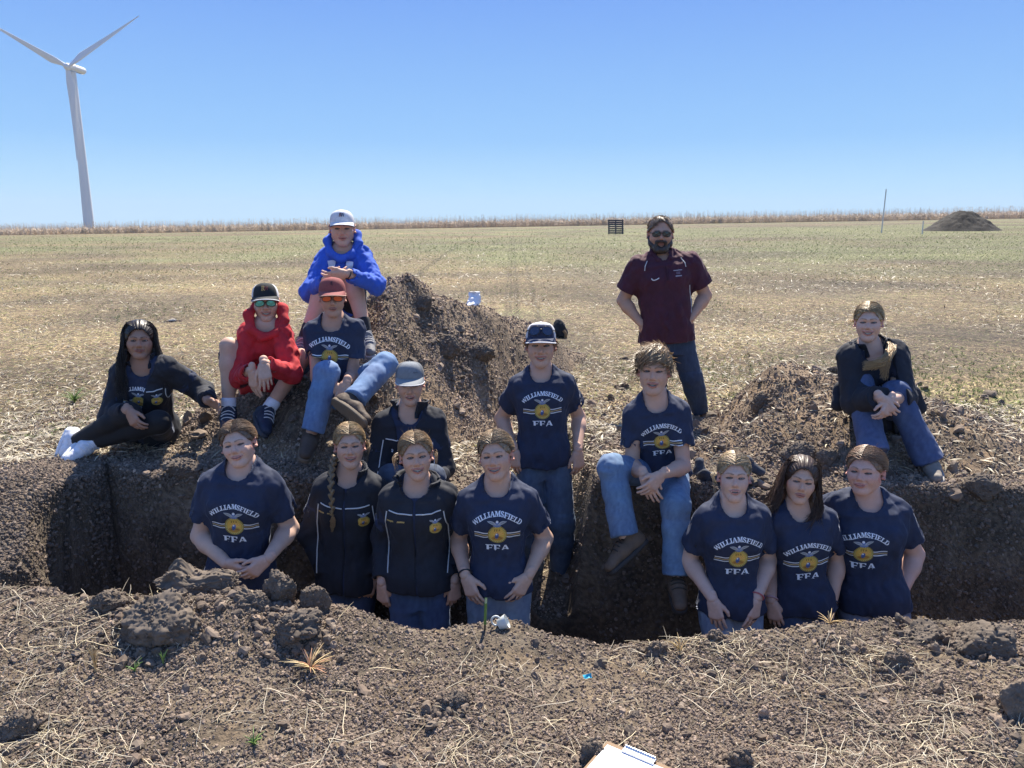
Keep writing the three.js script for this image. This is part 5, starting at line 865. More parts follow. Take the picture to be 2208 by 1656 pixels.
// 9 girl on the right mound
add({ seed: 9, label: 'blond girl in a long black jacket and bootcut jeans sitting on the right-hand mound', d: 4.55, sc: 0.97, skin: PALE,
  head: { p: [1873, 694], s: 0.95, pitch: -3, yaw: -3, roll: 2 }, neck: [1876, 752], sh: [[1838, 770], [1926, 764]], el: [[1836, 822, -0.03], [1946, 824, -0.03]], wr: [[1898, 856, -0.33], [1921, 860, -0.33]], pel: [1890, 892, 0.16], hands: [{ to: [1922, 890, -0.36], curl: 0.6 }, { to: [1908, 892, -0.36], curl: 0.6 }], kn: [[1860, 842, -0.38], [1957, 856, -0.36]], an: [[1882, 965, -0.3], [1998, 985, -0.3]], toe: [[1872, 1000, -0.48], [2012, 1020, -0.5]],
  face: { hair: 'tied', hairColour: BLOND, smile: 1, teeth: 1, eye: 0.4, wide: 0.98, jaw: 0.95, nose: 0.92, part: 0.004, blush: 1.2, wisps: [[-1, 16, 0.05, 0.03]] }, wear: { tee: [0.012, 0.015, 0.03], print: [0.03, 0.5, 0.18], jacket: BLACK, open: 0.9, openX: 0.02, jy: -0.14, patch: 0, pipe: 0, jease: 0.034, flare: 0.022, jeans: [0.075, 0.105, 0.2], pe: 0.012, cuff: 0.028, hemDrop: 0.03, shoe: { c: [0.22, 0.19, 0.16], sole: [0.3, 0.28, 0.25], high: 0.03 } },
  after: ({ G, R, B }) => {
    const d = 4.55, list = [], a = P(1900, 728, d + 0.06), b = P(1922, 748, d - 0.05);
    for (let i = 0; i < 330; i++) { const j = () => (R() - 0.5), t = R(), m = P(1912 + j() * 20, 775 + j() * 14, d - 0.17 + j() * 0.02), e = t < 0.62 ? P(1858 + R() * 30, 778 + R() * 22, d - 0.2 + j() * 0.03) : P(1896 + R() * 20, 795 + R() * 26, d - 0.2 + j() * 0.03), c = new THREE.CatmullRomCurve3([a.clone().add(V(j() * 0.04, j() * 0.03, j() * 0.04)), b.clone().add(V(j() * 0.055, j() * 0.03, j() * 0.03)), t < 0.62 ? m.clone().lerp(e, 0.35).add(V(0, j() * 0.03, 0.012 + R() * 0.01)) : m, e]), k = 0.75 + R() * 0.55; list.push([c.getPoints(12), 0.0017 + R() * 0.001, [0.38 * k, 0.25 * k, 0.115 * k]]); }
    const tail = (q, r) => q.slice(1).map((v, i) => cap(q[i], v, r, r * 0.9, 0.03, V(0, 0, 1), 1.5)), tp = [...tail([P(1838, 800, d + 0.1), P(1815, 842, d + 0.02), P(1808, 872, d - 0.02)], 0.05), ...tail([P(1945, 815, d + 0.1), P(1968, 850, d + 0.02), P(1984, 880, d)], 0.045)]; for (const q of [tp.slice(0, 2), tp.slice(2)]) mesh('jacket_tail', B(build(q, 0.009, null, cloth(BLACK, 0.15))), shellMat, G);
    mesh('ponytail', B(ribbon(list)), hairMat, G);
  } });
// 10 girl front left
add({ seed: 10, label: 'girl with slicked-back hair in a navy shirt, leftmost of those standing in the pit', d: 3.55, sc: 0.98, girth: 1.06, armR: 1.08, skin: PALE,
  head: { p: [514, 957], s: 0.92, pitch: -10, yaw: -14, roll: 11 }, neck: [520, 1006], sh: [[462, 1046], [578, 1046]], el: [[436, 1148, 0], [608, 1142, 0.02]], wr: [[487, 1214, -0.14], [578, 1204, -0.14]], pel: [520, 1232], hands: [{ to: [540, 1240, -0.18], curl: 0.5 }, { to: [538, 1240, -0.2], curl: 0.45, thumb: [-0.6, 0.7, 0.4] }],
  face: { hair: 'tied', hairColour: [0.2, 0.13, 0.08], smile: 0.6, eye: 0.3, wide: 1.05, cheek: 0.004, long: 0.98, nose: 0.98, blush: 1.6, strands: 600 }, wear: { tee: NAVY, print: [0.01, 0.56, 0.25], sleeve: 0.66, jeans: [0.045, 0.07, 0.12] } });
// 11 girl with the braid
add({ seed: 11, label: 'girl in a black jacket with one long braid hanging over her shoulder', d: 3.78, sc: 0.95, girth: 0.95, skin: FAIR,
  head: { p: [754, 960], s: 0.93, pitch: -9, yaw: 2 }, neck: [752, 1022], sh: [[706, 1054], [804, 1054]], el: [[684, 1145, 0], [824, 1148, 0]], wr: [[702, 1240, -0.06], [806, 1244, -0.06]], pel: [752, 1243], face: { hair: 'tied', hairColour: [0.46, 0.32, 0.17], smile: 1, teeth: 0.45, eye: 0.3, wide: 0.97, long: 1.02, nose: 0.9, freckles: 0.4, wisps: [[-1, 14, 0.02, 0.0], [1, 12, 0.02, 0.05]] },
  wear: { tee: NAVY, jacket: BLACK, vee: 0.02, nameTape: true, yoke: 0.76, jeans: [0.04, 0.06, 0.11] },
  after: ({ G, B, R }) => {
    const d = 3.78, c = new THREE.CatmullRomCurve3([P(724, 985, d + 0.04), P(716, 1012, d - 0.06), P(714, 1045, d - 0.135), P(716, 1085, d - 0.155), P(718, 1112, d - 0.155)]), pr = [], n = 17;
    for (let i = 0; i < n; i++) { const a = c.getPointAt(i / n), b = c.getPointAt(Math.min(1, (i + 1.15) / n)), s = i % 2 ? 1 : -1, w = lerp(0.012, 0.008, i / n); pr.push(cap(a.clone().add(V(s * w, 0.002, 0.002)), b.clone().add(V(-s * w * 0.25, 0, 0.009)), w * 0.95, w * 0.7, 0.003)); }
    const U = union(pr), g = build(pr, 0.0036, (x, y, z) => U(x, y, z) + 0.0012 * noise(x * 320, y * 140, z * 200), (x, y, z) => { const t = 0.75 + 0.4 * noise(x * 260, y * 120, z * 200); return [0.24 * t, 0.155 * t, 0.07 * t]; }, 0.01), list = [], e = c.getPointAt(1);
    for (let i = 0; i < 120; i++) { const j = () => (R() - 0.5), k = 0.8 + R() * 0.5; list.push([[e.clone().add(V(j() * 0.008, 0.004, j() * 0.008)), e.clone().add(V(j() * 0.028 - 0.002, -0.028, j() * 0.018)), e.clone().add(V(j() * 0.026 - 0.004, -0.055, j() * 0.014)), e.clone().add(V(j() * 0.012 - 0.008, -0.068 - R() * 0.02, j() * 0.01))], 0.0016, [0.27 * k, 0.165 * k, 0.08 * k]]); }
    const m = mesh('braid', B(mergeGeometries([g, ribbon(list)])), hairMat, G); mesh('hair_tie', B(new THREE.TorusGeometry(0.0085, 0.0035, 6, 14).rotateX(Math.PI / 2).translate(e.x, e.y, e.z)), std(C(0.05, 0.03, 0.03)), m);
  } });
// 12 girl in a jacket, middle
add({ seed: 12, label: 'girl in a white-piped black jacket, right of the braided girl', d: 3.56, sc: 0.96, girth: 0.98, skin: FAIR,
  head: { p: [897, 982], s: 0.95, pitch: -9, yaw: 2, roll: 4 }, neck: [898, 1044], sh: [[850, 1076], [956, 1072]], el: [[836, 1162, 0], [974, 1160, 0]], wr: [[824, 1256, -0.05], [980, 1252, -0.05]], pel: [905, 1240], hands: [{ to: [826, 1300, -0.06], curl: 0.5 }, { to: [980, 1296, -0.06], curl: 0.5 }],
  face: { hair: 'tied', hairColour: [0.36, 0.24, 0.13], smile: 0.85, teeth: 0.8, eye: 0.45, wide: 0.98, jaw: 0.92, nose: 0.92, wisps: [[-1, 24, 0.03, 0.06], [1, 16, 0.0, 0.08]] }, wear: { tee: NAVY, jacket: BLACK, open: 0, vee: 0.05, veeS: 0.84, nameTape: true, yoke: 0.78, flare: 0.034, collarGap: 0.06, jeans: [0.055, 0.095, 0.19] } });
// 13 smiling girl
add({ seed: 13, label: 'smiling girl in a navy shirt with a black wristband and pale jeans', d: 3.5, sc: 0.98, girth: 1.0, skin: FAIR,
  head: { p: [1069, 981], s: 0.95, pitch: -9, yaw: -11, roll: 8 }, neck: [1072, 1042], sh: [[1018, 1080], [1130, 1078]], el: [[999, 1168, 0.02], [1156, 1168, 0.02]], wr: [[1003, 1240, -0.1], [1140, 1240, -0.1]], pel: [1075, 1246], hands: [{ to: [1022, 1292, -0.14], curl: 0.25, thumb: [1, 0.2, 0.5], thumbOut: 1 }, { to: [1112, 1288, -0.14], curl: 0.25, thumb: [-1, 0.2, 0.5], thumbOut: 1 }], bands: [[0, [0.015, 0.015, 0.02]]],
  face: { hair: 'tied', hairColour: [0.33, 0.23, 0.135], smile: 1, teeth: 0.75, eye: 0.3, blush: 1.2, wide: 1.02, jaw: 0.98, nose: 1.0, strands: 600 }, wear: { tee: NAVY, print: [0, 0.6, 0.25], jeans: [0.17, 0.23, 0.31] } });
// 14
add({ seed: 14, label: 'blond girl in a navy shirt, left of the girl with long brown hair', d: 3.5, sc: 0.95, girth: 0.98, skin: PALE,
  head: { p: [1583, 1026], s: 0.93, pitch: -9, yaw: 4 }, neck: [1578, 1084], sh: [[1530, 1116], [1628, 1114]], el: [[1506, 1204, 0.02], [1648, 1202, 0.02]], wr: [[1536, 1290, -0.1], [1632, 1288, -0.1]], pel: [1576, 1292], hands: [{ to: [1545, 1336, -0.13], curl: 0.2, thumb: [1, 0.2, 0.5], thumbOut: 0.8 }, { to: [1624, 1334, -0.13], curl: 0.2, thumb: [-1, 0.2, 0.5], thumbOut: 0.7 }], bands: [[1, [0.5, 0.12, 0.12]]],
  face: { hair: 'tied', hairColour: [0.5, 0.37, 0.22], smile: 0.3, teeth: 0.35, eye: 0.42, part: -0.004, wide: 0.95, jaw: 0.95, long: 1.05, nose: 1.06, wisps: [[-1, 14, -0.01, 0.1]] }, wear: { tee: NAVY, print: [0.0, 0.56, 0.25], sleeve: 0.7, jeans: [0.2, 0.26, 0.35] } });
// 15
add({ seed: 15, label: 'girl with long brown hair in a navy shirt, between two girls', d: 3.55, sc: 0.93, girth: 0.92, skin: FAIR,
  head: { p: [1727, 1034], s: 0.92, pitch: -6, yaw: 5, roll: -7 }, neck: [1722, 1094], sh: [[1678, 1124], [1774, 1122]], el: [[1668, 1214, 0.02], [1796, 1214, 0.02]], wr: [[1662, 1294, -0.05], [1792, 1304, -0.05]], pel: [1730, 1290], hands: [{ to: [1672, 1336, -0.08], curl: 0.3, nails: [0.01, 0.01, 0.015] }, { to: [1784, 1345, -0.08], curl: 0.3 }], bands: [[0, [0.6, 0.35, 0.35]], [1, [0.03, 0.025, 0.03]], [1, [0.04, 0.03, 0.04], 0.92]],
  face: { hair: 'long', hairColour: [0.075, 0.042, 0.026], brow: [0.03, 0.02, 0.015], smile: 0.1, eye: 0.3, wide: 0.96, jaw: 0.9, long: 1.0, nose: 1.0, len: 0.24, wave: 0.009, blow: -0.05, strands: 1000 }, wear: { tee: NAVY, print: [0.0, 0.52, 0.25], sleeve: 0.7, jeans: [0.04, 0.06, 0.11] } });
// 16
add({ seed: 16, label: 'girl in a navy shirt with an arm round her neighbour, rightmost in the pit', d: 3.6, sc: 1.0, girth: 1.1, armR: 1.08, skin: [0.64, 0.38, 0.29],
  head: { p: [1866, 1015], s: 0.97, pitch: -7, yaw: -17, roll: 3 }, neck: [1872, 1074], sh: [[1822, 1086, 0.05], [1930, 1104]], el: [[1764, 1100, 0.16], [1952, 1200, 0]], wr: [[1700, 1108, 0.14], [1938, 1292, -0.06]], pel: [1880, 1284], hands: [{ to: [1672, 1118, 0.06], curl: 0.4, thumb: [0, 1, 0.2] }, { to: [1932, 1340, -0.08], curl: 0.3 }],
  face: { hair: 'tied', hairColour: [0.27, 0.165, 0.1], smile: 0.5, eye: 0.32, wide: 1.08, cheek: 0.005, jaw: 1.06, long: 0.97, nose: 0.95, blush: 1.6, freckles: 0.3 }, wear: { tee: NAVY, print: [-0.055, 0.58, 0.25], sleeve: 0.66, jeans: [0.16, 0.18, 0.24] } });
if (globalThis.TELL) console.log(REPORT.join('\n'));

// ---------------------------------------------------------------- loose soil, straw and grass
const RG = rng(99), dummy = new THREE.Object3D();
function clodGeo(seed, n, rough1 = 0.35, flat = 1) {
  let g = new THREE.IcosahedronGeometry(1, n); g.deleteAttribute('uv'); g.deleteAttribute('normal'); g = mergeVertices(g);
  const p = g.attributes.position, col = [], uv = [], R = rng(seed * 77 + 5), cuts = n > 10 ? Array.from({ length: 9 }, () => { const v = V(R() - 0.5, R() - 0.5, R() - 0.5).normalize(); return [v.x, v.y, v.z, 0.62 + R() * 0.3]; }) : [];
  for (let i = 0; i < p.count; i++) {
    const x = p.getX(i), y = p.getY(i), z = p.getZ(i); let k = 1 + fbm(x * 1.1 + seed * 7, y * 1.1, z * 1.1, 2) * rough1 * 1.6;
    if (n > 2) k += (0.5 - Math.abs(noise(x * 2.6, y * 2.6 + seed, z * 2.6))) * rough1 * 0.5 + fbm(x * 6, y * 6 + seed * 3, z * 6, 3) * rough1 * 0.6;
    for (const [a, b, c, e] of cuts) { const q = (x * a + y * b + z * c) * k; if (q > e) k *= lerp(1, e / q, 0.85); }
    if (n > 10) k += fbm(x * 13, y * 13, z * 13 + seed, 3) * 0.1;
    p.setXYZ(i, x * k, y * k * flat, z * k); const t = 0.85 + fbm(x * 3, y * 3, z * 3 + seed, 3) * 0.5 + noise(x * 30, y * 30, z * 30) * 0.22; col.push(t, t, t); uv.push(x * 0.4 + z * 0.2, y * 0.4 + z * 0.3);
  }
  g.setAttribute('color', new THREE.Float32BufferAttribute(col, 3)); g.setAttribute('uv', new THREE.Float32BufferAttribute(uv, 2)); g.computeVertexNormals(); return g;
}
function scatter(name, label, geo, mat, n, place) { // place(): [x, y, z, sx, sy, sz, rx, ry, rz, colour] or null
  const list = []; for (let i = 0; i < n; i++) { const q = place(i); if (q) list.push(q); }
  const m = new THREE.InstancedMesh(geo, mat, list.length); m.name = numbered(name); m.castShadow = m.receiveShadow = true;
  list.forEach((q, i) => { dummy.position.set(q[0], q[1], q[2]); dummy.rotation.set(q[6], q[7], q[8]); dummy.scale.set(q[3], q[4], q[5]); dummy.updateMatrix(); m.setMatrixAt(i, dummy.matrix); m.setColorAt(i, q[9]); });
  scene.add(m); return tag(m, label, null, null, 'stuff');
}
const crumbMat = new THREE.MeshStandardMaterial({ roughness: 0.95, color: 0xffffff, flatShading: true });
const soilTint = (k = 1) => { const t = (0.55 + RG() * RG() * 0.95) * k, w = RG(); return C(SOIL[0] * t * (1 + w * 0.12), SOIL[1] * t * (1 + w * 0.04), SOIL[2] * t); };
const crumbGeo = clodGeo(3, 1, 0.75, 0.8); crumbGeo.deleteAttribute('color');
const size = (a, b, p) => a * Math.pow(b / a, Math.pow(RG(), p));
function crumbs(name, label, n, x0, x1, d0, d1, a, b, p, filter) {
  scatter(name, label, crumbGeo, crumbMat, n, () => {
    const d = 1 / lerp(1 / d0, 1 / d1, RG()), hw = Math.min(Math.max(-x0, x1), d * 0.74), x = lerp(Math.max(x0, -hw), Math.min(x1, hw), RG());
    const c = Math.max(trenchCut(x, d), 0); if (c > 0.04 && c < 0.97 && !(x < -1.95 && d < 3.9 && d > 3.15)) return null; if (filter && !filter(x, d)) return null;
    if (fbm(x * 2.2, d * 2.2, 55, 3) + RG() * 0.9 < 0.22) return null;
    const s = size(a, b, p), y = surfY(x, d); return [x, y + s * 0.25, -d, s * (0.8 + RG() * 0.5), s * (0.7 + RG() * 0.4), s * (0.8 + RG() * 0.5), RG() * 6, RG() * 6, RG() * 6, soilTint(b > 0.02 ? 1.05 : d > 3.9 ? (x < 0.9 && moundH(x, d) > 0 ? 1.75 : 1.5) : 1.3)];
  });
}
crumbs('soil_crumbs', 'fine crumbs and small lumps of dark soil over the whole foreground', 190000, -2.4, 2.4, 1.8, 3.2, 0.0018, 0.0085, 2.2);
crumbs('soil_lumps', 'thumb-sized lumps of soil strewn about the foreground', 900, -2.4, 2.4, 1.8, 3.15, 0.008, 0.026, 2.6);
crumbs('heap_crumbs', 'loose crumbs and lumps covering the large soil heap', 140000, -2.9, 1.2, 3.85, 8.6, 0.0035, 0.012, 2.2, (x, d) => moundH(x, d) > 0.0);
crumbs('heap_lumps', 'fist-sized lumps embedded all over the large soil heap', 900, -2.9, 1.2, 3.9, 8.0, 0.014, 0.055, 3, (x, d) => moundH(x, d) > 0.0);
crumbs('bank_crumbs', 'loose soil along the far bank and the low right-hand mound', 115000, -4, 4.2, 3.85, 6.8, 0.003, 0.012, 2.2, (x, d) => moundH(x, d) <= 0.0);
crumbs('bank_lumps', 'scattered lumps on the far bank and the right-hand mound', 1500, -4, 4.4, 3.95, 7.5, 0.012, 0.05, 2.8, (x, d) => moundH(x, d) <= 0.0 && x > -0.2);
// straw: thin bent stalks lying about
function strawGeo(seed, bend) { const R = rng(seed), l = []; for (let k = 0; k < 1; k++) { const pts = []; for (let i = 0; i <= 5; i++) { const t = i / 5 - 0.5; pts.push(V(t, bend * (0.25 - t * t) + (R() - 0.5) * 0.02, (R() - 0.5) * 0.05 + bend * 0.4 * t * t)); } l.push([pts, 0.011, [1, 1, 1]]); } const g = ribbon(l); g.deleteAttribute('color'); return g; }
const strawMat = new THREE.MeshPhysicalMaterial({ roughness: 0.6, color: 0xffffff, side: THREE.DoubleSide });
const strawTint = () => { const t = 0.6 + RG() * 0.6, w = RG(); return C(0.6 * t, (0.5 + 0.03 * w) * t, (0.31 + 0.1 * w) * t); };
const strawPatch = (x, d) => { // where the chopped straw lies thick in the foreground
  const px = 1104 + x * FOC / (d * CP + 1.6 * SP), g = (cx, cd, w, h) => Math.exp(-(((px - cx) / w) ** 2) - ((d - cd) / h) ** 2);
  return 0.1 * Math.max(0.05, 0.15 + 2.2 * fbm(x * 3, d * 3, 71, 2)) + 0.75 * g(1500, 2.85, 150, 0.1) + 0.55 * g(1640, 2.62, 100, 0.1) + 0.75 * g(1900, 2.7, 100, 0.11) + 0.3 * g(120, 2.6, 150, 0.25) + 0.6 * g(60, 2.1, 160, 0.15) + 0.35 * g(1950, 2.2, 200, 0.2) + 0.3 * g(1000, 2.65, 130, 0.1) + 0.3 * g(250, 2.95, 120, 0.15) + 0.3 * g(1050, 2.1, 150, 0.12);
};
scatter('straw', 'broken straw and stubble lying on the foreground soil', strawGeo(4, 0.25), strawMat, 22000, () => { const d = 1 / lerp(1 / 1.8, 1 / 3.12, RG()), x = (RG() * 2 - 1) * d * 0.76; if (RG() > strawPatch(x, d) || trenchCut(x, d) > 0.04) return null; const L = size(0.02, 0.2, 1.3), w = (0.5 + RG() * 0.9) * 0.12; return [x, surfY(x, d) + 0.006 + RG() * 0.012, -d, L, w, w, (RG() - 0.5) * 1.2, RG() * 6.3, (RG() - 0.5) * (RG() < 0.12 ? 1.6 : 0.4), strawTint()]; });
const chaffGeo = (() => { const g = new THREE.PlaneGeometry(1, 0.085, 4, 1), p = g.attributes.position; for (let i = 0; i < p.count; i++) { const x = p.getX(i); p.setZ(i, 0.35 * (0.25 - x * x)); p.setY(i, p.getY(i) * (1.3 - 2 * Math.abs(x))); } g.rotateX(-1.2); g.computeVertexNormals(); return g; })();
scatter('field_straw', 'chopped straw covering the stubble field', chaffGeo, strawMat, 150000, () => { const d = 1 / lerp(1 / 4.2, 1 / 45, RG() ** 0.9), x = (RG() * 2 - 1) * (d * 0.72 + 0.3); if (!isField(x, d) && RG() < 0.72) return null; if (moundH(x, d) > 0.02 || trenchCut(x, d) > 0.03) return null; if (fbm(x * 0.7, d * 0.8, 61, 3) * 1.5 + RG() * 0.8 < 0.3) return null; const L = size(0.022, 0.12, 1.6) * clamp(d / 13, 0.75, 1.4), c = strawTint(); c.multiplyScalar(RG() < 0.45 ? 0.42 : 0.85); return [x, surfY(x, d) + 0.008 + RG() * 0.012, -d, L, L * 0.8, L * (0.6 + RG()), (RG() - 0.5) * 0.9, RG() * 6.3, (RG() - 0.5) * 0.9, c]; });
const tuftGeo = (() => { const R = rng(8), l = []; for (let i = 0; i < 9; i++) { const a = R() * 6.3, b = 0.2 + R() * 0.75, h = 0.5 + R() * 0.6, pts = []; for (let q = 0; q <= 4; q++) { const t = q / 4; pts.push(V(Math.cos(a) * b * t * t * 0.8 + (R() - 0.5) * 0.03, h * t * (1 - 0.25 * t * b), Math.sin(a) * b * t * t * 0.8)); } l.push([pts, 0.022, [1, 1, 1]]); } const g = ribbon(l); g.deleteAttribute('color'); return g; })();
const leafMat = new THREE.MeshPhysicalMaterial({ roughness: 0.6, color: 0xffffff, side: THREE.DoubleSide });
scatter('green_seedlings', 'short green regrowth dotted over the stubble field', tuftGeo, leafMat, 70000, () => { const d = 1 / lerp(1 / 5, 1 / 75, RG() ** 0.8), x = (RG() * 2 - 1) * d * 0.72; if (!isField(x, d) || moundH(x, d) > 0.02) return null; const band = fbm(x * 0.045 + 3, d * 0.16, 7, 4), patch = fbm(x * 0.35, d * 0.4, 2, 3); if (RG() > 0.16 + band * 1.4 + patch + sstep(9, 26, d) * 0.7 + sstep(-2, 12, x) * 0.2) return null; const s = size(0.025, 0.075, 1.2) * clamp(d / 22, 0.8, 1.6), t = 0.7 + RG() * 1.0; return [x, surfY(x, d) - 0.004, -d, s, s * (0.7 + RG() * 0.6), s, (RG() - 0.5) * 0.3, RG() * 6.3, 0, C(0.13 * t, 0.19 * t, 0.05 * t)]; });
// the corn beyond the field
const cornGeo = (() => { const R = rng(12), l = []; l.push([[V(0, 0, 0), V(0.01, 0.5, 0), V(0.0, 1, 0.01)], 0.012, [1, 1, 1]]); for (let i = 0; i < 9; i++) { const a = R() * 6.3, h = 0.18 + R() * 0.68, L = 0.14 + R() * 0.22, pts = []; for (let q = 0; q <= 4; q++) { const t = q / 4; pts.push(V(Math.cos(a) * L * t, h + 0.1 * t - 0.34 * t * t, Math.sin(a) * L * t)); } l.push([pts, 0.022, [1, 1, 1]]); } for (let i = 0; i < 3; i++) l.push([[V(0, 0.95, 0), V((R() - 0.5) * 0.05, 1.03, 0), V((R() - 0.5) * 0.12, 1.08, 0)], 0.006, [1, 1, 1]]); const g = ribbon(l); g.deleteAttribute('color'); return g; })();
scatter('corn', 'rows of dry standing corn along the skyline', cornGeo, strawMat, 15000, (i) => { const row = i % 14, d = 111 + row * 0.9 + RG() * 0.4, x = (RG() * 2 - 1) * 96, h = 0.95 + RG() * RG() * 0.95, t = 0.75 + RG() * 0.7; return [x, fieldY(x, d), -d, h * 0.9, h, h * 0.9, (RG() - 0.5) * 0.12, RG() * 6.3, (RG() - 0.5) * 0.14, C(0.56 * t, 0.45 * t, 0.33 * t)]; });

// ---------------------------------------------------------------- clods and stones that can be told apart
const BURY = [], STUCK = [], clodMat = new THREE.MeshStandardMaterial({ vertexColors: true, roughness: 0.96 });
function clod(name, label, cat, px, py, d, w, h, seed, o = {}) { // centre in the photograph, distance, width and height in metres
  let p = P(px, py, d); if (d > 3.5) { d -= 0.5; p = P(px, py, d); while (d < 16 && p.y > surfY(p.x, d) + h * 0.42) { d += 0.03; p = P(px, py, d); } }
  p.y = Math.min(p.y, surfY(p.x, d) + h * 0.5); if (globalThis.TELL) console.log(label.slice(0, 40), d.toFixed(2), p.y.toFixed(2), surfY(p.x, d).toFixed(2), h);
  const g = clodGeo(seed, o.n ?? 24, o.rough ?? 0.34, 1), f = g.attributes.position; let hi = 0; for (let i = 0; i < f.count; i++) hi = Math.max(hi, Math.abs(f.getX(i)));
  if (o.saddle) for (let i = 0; i < f.count; i++) { const x = f.getX(i) / hi; f.setY(i, f.getY(i) * (0.62 + 0.75 * Math.exp(-(((x + 0.42) / 0.24) ** 2)) + 0.3 * Math.exp(-(((x - 0.5) / 0.3) ** 2)))); }
  g.scale(w / 2 / hi * 1.05, h / 2 / hi * 1.15, (o.depth ?? w * 0.75) / 2 / hi); g.rotateZ(o.tilt ?? 0);
  const c = o.c ?? SOIL.map((v) => v * 0.72), col = g.attributes.color; for (let i = 0; i < col.count; i++) col.setXYZ(i, col.getX(i) * c[0], col.getY(i) * c[1], col.getZ(i) * c[2]);
  g.computeVertexNormals();
  const m = mesh(name, g, clodMat); m.position.copy(p); m.position.y -= h * (o.sink ?? 0.16); BURY.push([p.x, -p.z, w]); m.updateMatrix(); for (let i = 0; i < 60 + w * 1100; i++) { const k = Math.floor(RG() * f.count), v = V(f.getX(k), f.getY(k), f.getZ(k)).applyMatrix4(m.matrix); STUCK.push([v, o.c ? 0 : 1]); } m.rotation.y = o.turn ?? 0; return tag(m, label, cat ?? 'clod', o.group);
}
clod('soil_clod', 'long saddle-shaped clod of soil in front of the leftmost girl in the pit', 'clod', 430, 1228, 2.98, 0.37, 0.15, 11, { depth: 0.18, rough: 0.34, saddle: 1 });
clod('soil_clod', 'largest dark block of soil, left foreground, straw on top', 'clod', 350, 1325, 2.72, 0.3, 0.23, 12, { depth: 0.26, rough: 0.22 });
clod('soil_clod', 'upright knobbly clod below the leftmost girl\'s elbow', 'clod', 605, 1262, 2.93, 0.15, 0.17, 13, { rough: 0.4 });
clod('soil_clod', 'clod between the big dark block and the knobbly clod', 'clod', 545, 1300, 2.86, 0.17, 0.13, 14, { rough: 0.4 });
clod('soil_clod', 'rounded clod left of the pit edge below the braided girl', 'clod', 680, 1285, 2.9, 0.13, 0.14, 15, { rough: 0.3 });
clod('soil_clod', 'low wide clod below the knobbly clod', 'clod', 640, 1340, 2.74, 0.2, 0.11, 16, { rough: 0.4 });
clod('soil_clod', 'small clod left of the largest dark block', 'clod', 232, 1290, 2.86, 0.16, 0.1, 17, {});
clod('soil_clod', 'clod at the left edge of the photo near the bottom', 'clod', 28, 1535, 2.2, 0.14, 0.1, 18, {});
clod('soil_clod', 'widest clod on the pit rim at the right', 'clod', 2120, 1380, 2.78, 0.26, 0.15, 19, { rough: 0.25 });
clod('soil_clod', 'jagged clod left of the widest clod on the right rim', 'clod', 1995, 1372, 2.86, 0.2, 0.13, 20, { rough: 0.42 });
clod('soil_clod', 'dark clod on straw below the right rim clods', 'clod', 1932, 1425, 2.66, 0.11, 0.12, 21, { rough: 0.35 });
clod('soil_clod', 'rounded clod on the rim below the rightmost girl', 'clod', 1818, 1390, 2.8, 0.11, 0.08, 22, {});
clod('soil_clod', 'clod on the rim below the girl with long brown hair', 'clod', 1545, 1368, 2.9, 0.075, 0.07, 23, {});
clod('soil_clod', 'little clod with a stalk on the rim left of the three girls', 'clod', 1418, 1388, 2.86, 0.09, 0.07, 24, {});
clod('soil_clod', 'dark flat clod in the middle of the foreground', 'clod', 982, 1486, 2.42, 0.11, 0.055, 25, {});
clod('soil_clod', 'square clod just above the clipboard', 'clod', 1278, 1566, 2.16, 0.085, 0.09, 26, { rough: 0.25 });
clod('soil_clod', 'round clod to the right of the clipboard', 'clod', 1600, 1568, 2.15, 0.075, 0.07, 27, {});
clod('field_stone', 'large rounded brown stone cut by the right edge of the photo', 'stone', 2215, 1512, 2.32, 0.17, 0.2, 31, { rough: 0.14, c: [0.2, 0.155, 0.115] });
clod('soil_clod', 'biggest dark clod on the face of the large heap', 'clod', 962, 738, 5.75, 0.24, 0.19, 41, { rough: 0.3 });
clod('soil_clod', 'dark clod right of the biggest one on the heap', 'clod', 1035, 752, 5.7, 0.26, 0.17, 42, { rough: 0.3 });
clod('soil_clod', 'clod near the top of the heap beside the blue hoodie', 'clod', 908, 650, 6.0, 0.16, 0.14, 43, {});
clod('soil_clod', 'straw-covered clod on the far bank beside the leaning girl\'s legs', 'clod', 390, 1002, 4.22, 0.24, 0.12, 44, { rough: 0.25 });
clod('soil_clod', 'boulder-like clod below the low right-hand mound', 'clod', 1722, 968, 4.28, 0.23, 0.13, 45, { rough: 0.2 });
clod('soil_clod', 'clod beside the boulder-like one, nearer the seated blond girl', 'clod', 1785, 985, 4.24, 0.13, 0.13, 46, { rough: 0.22 });
clod('soil_clod', 'heart-shaped dark clod on the left of the right-hand mound', 'clod', 1642, 862, 4.75, 0.13, 0.13, 47, { rough: 0.25 });
clod('soil_clod', 'tilted slab of soil behind the seated blond girl\'s back', 'clod', 1800, 796, 4.95, 0.15, 0.09, 48, { tilt: -0.3 });
clod('soil_clod', 'wedge-shaped clod at the right end of the far bank', 'clod', 2118, 1042, 4.12, 0.2, 0.12, 49, { rough: 0.2, tilt: 0.2 });
clod('soil_clod', 'dark clod on the trampled ground left of the man\'s legs', 'clod', 1345, 832, 6.0, 0.1, 0.07, 50, {});
clod('soil_clod', 'small dark clod farther back left of the man\'s legs', 'clod', 1349, 772, 7.2, 0.07, 0.06, 51, {});
clod('field_stone', 'pale flat stone in the stubble above the leaning girl', 'stone', 372, 690, 8.9, 0.16, 0.07, 52, { rough: 0.15, c: [0.5, 0.45, 0.38] });

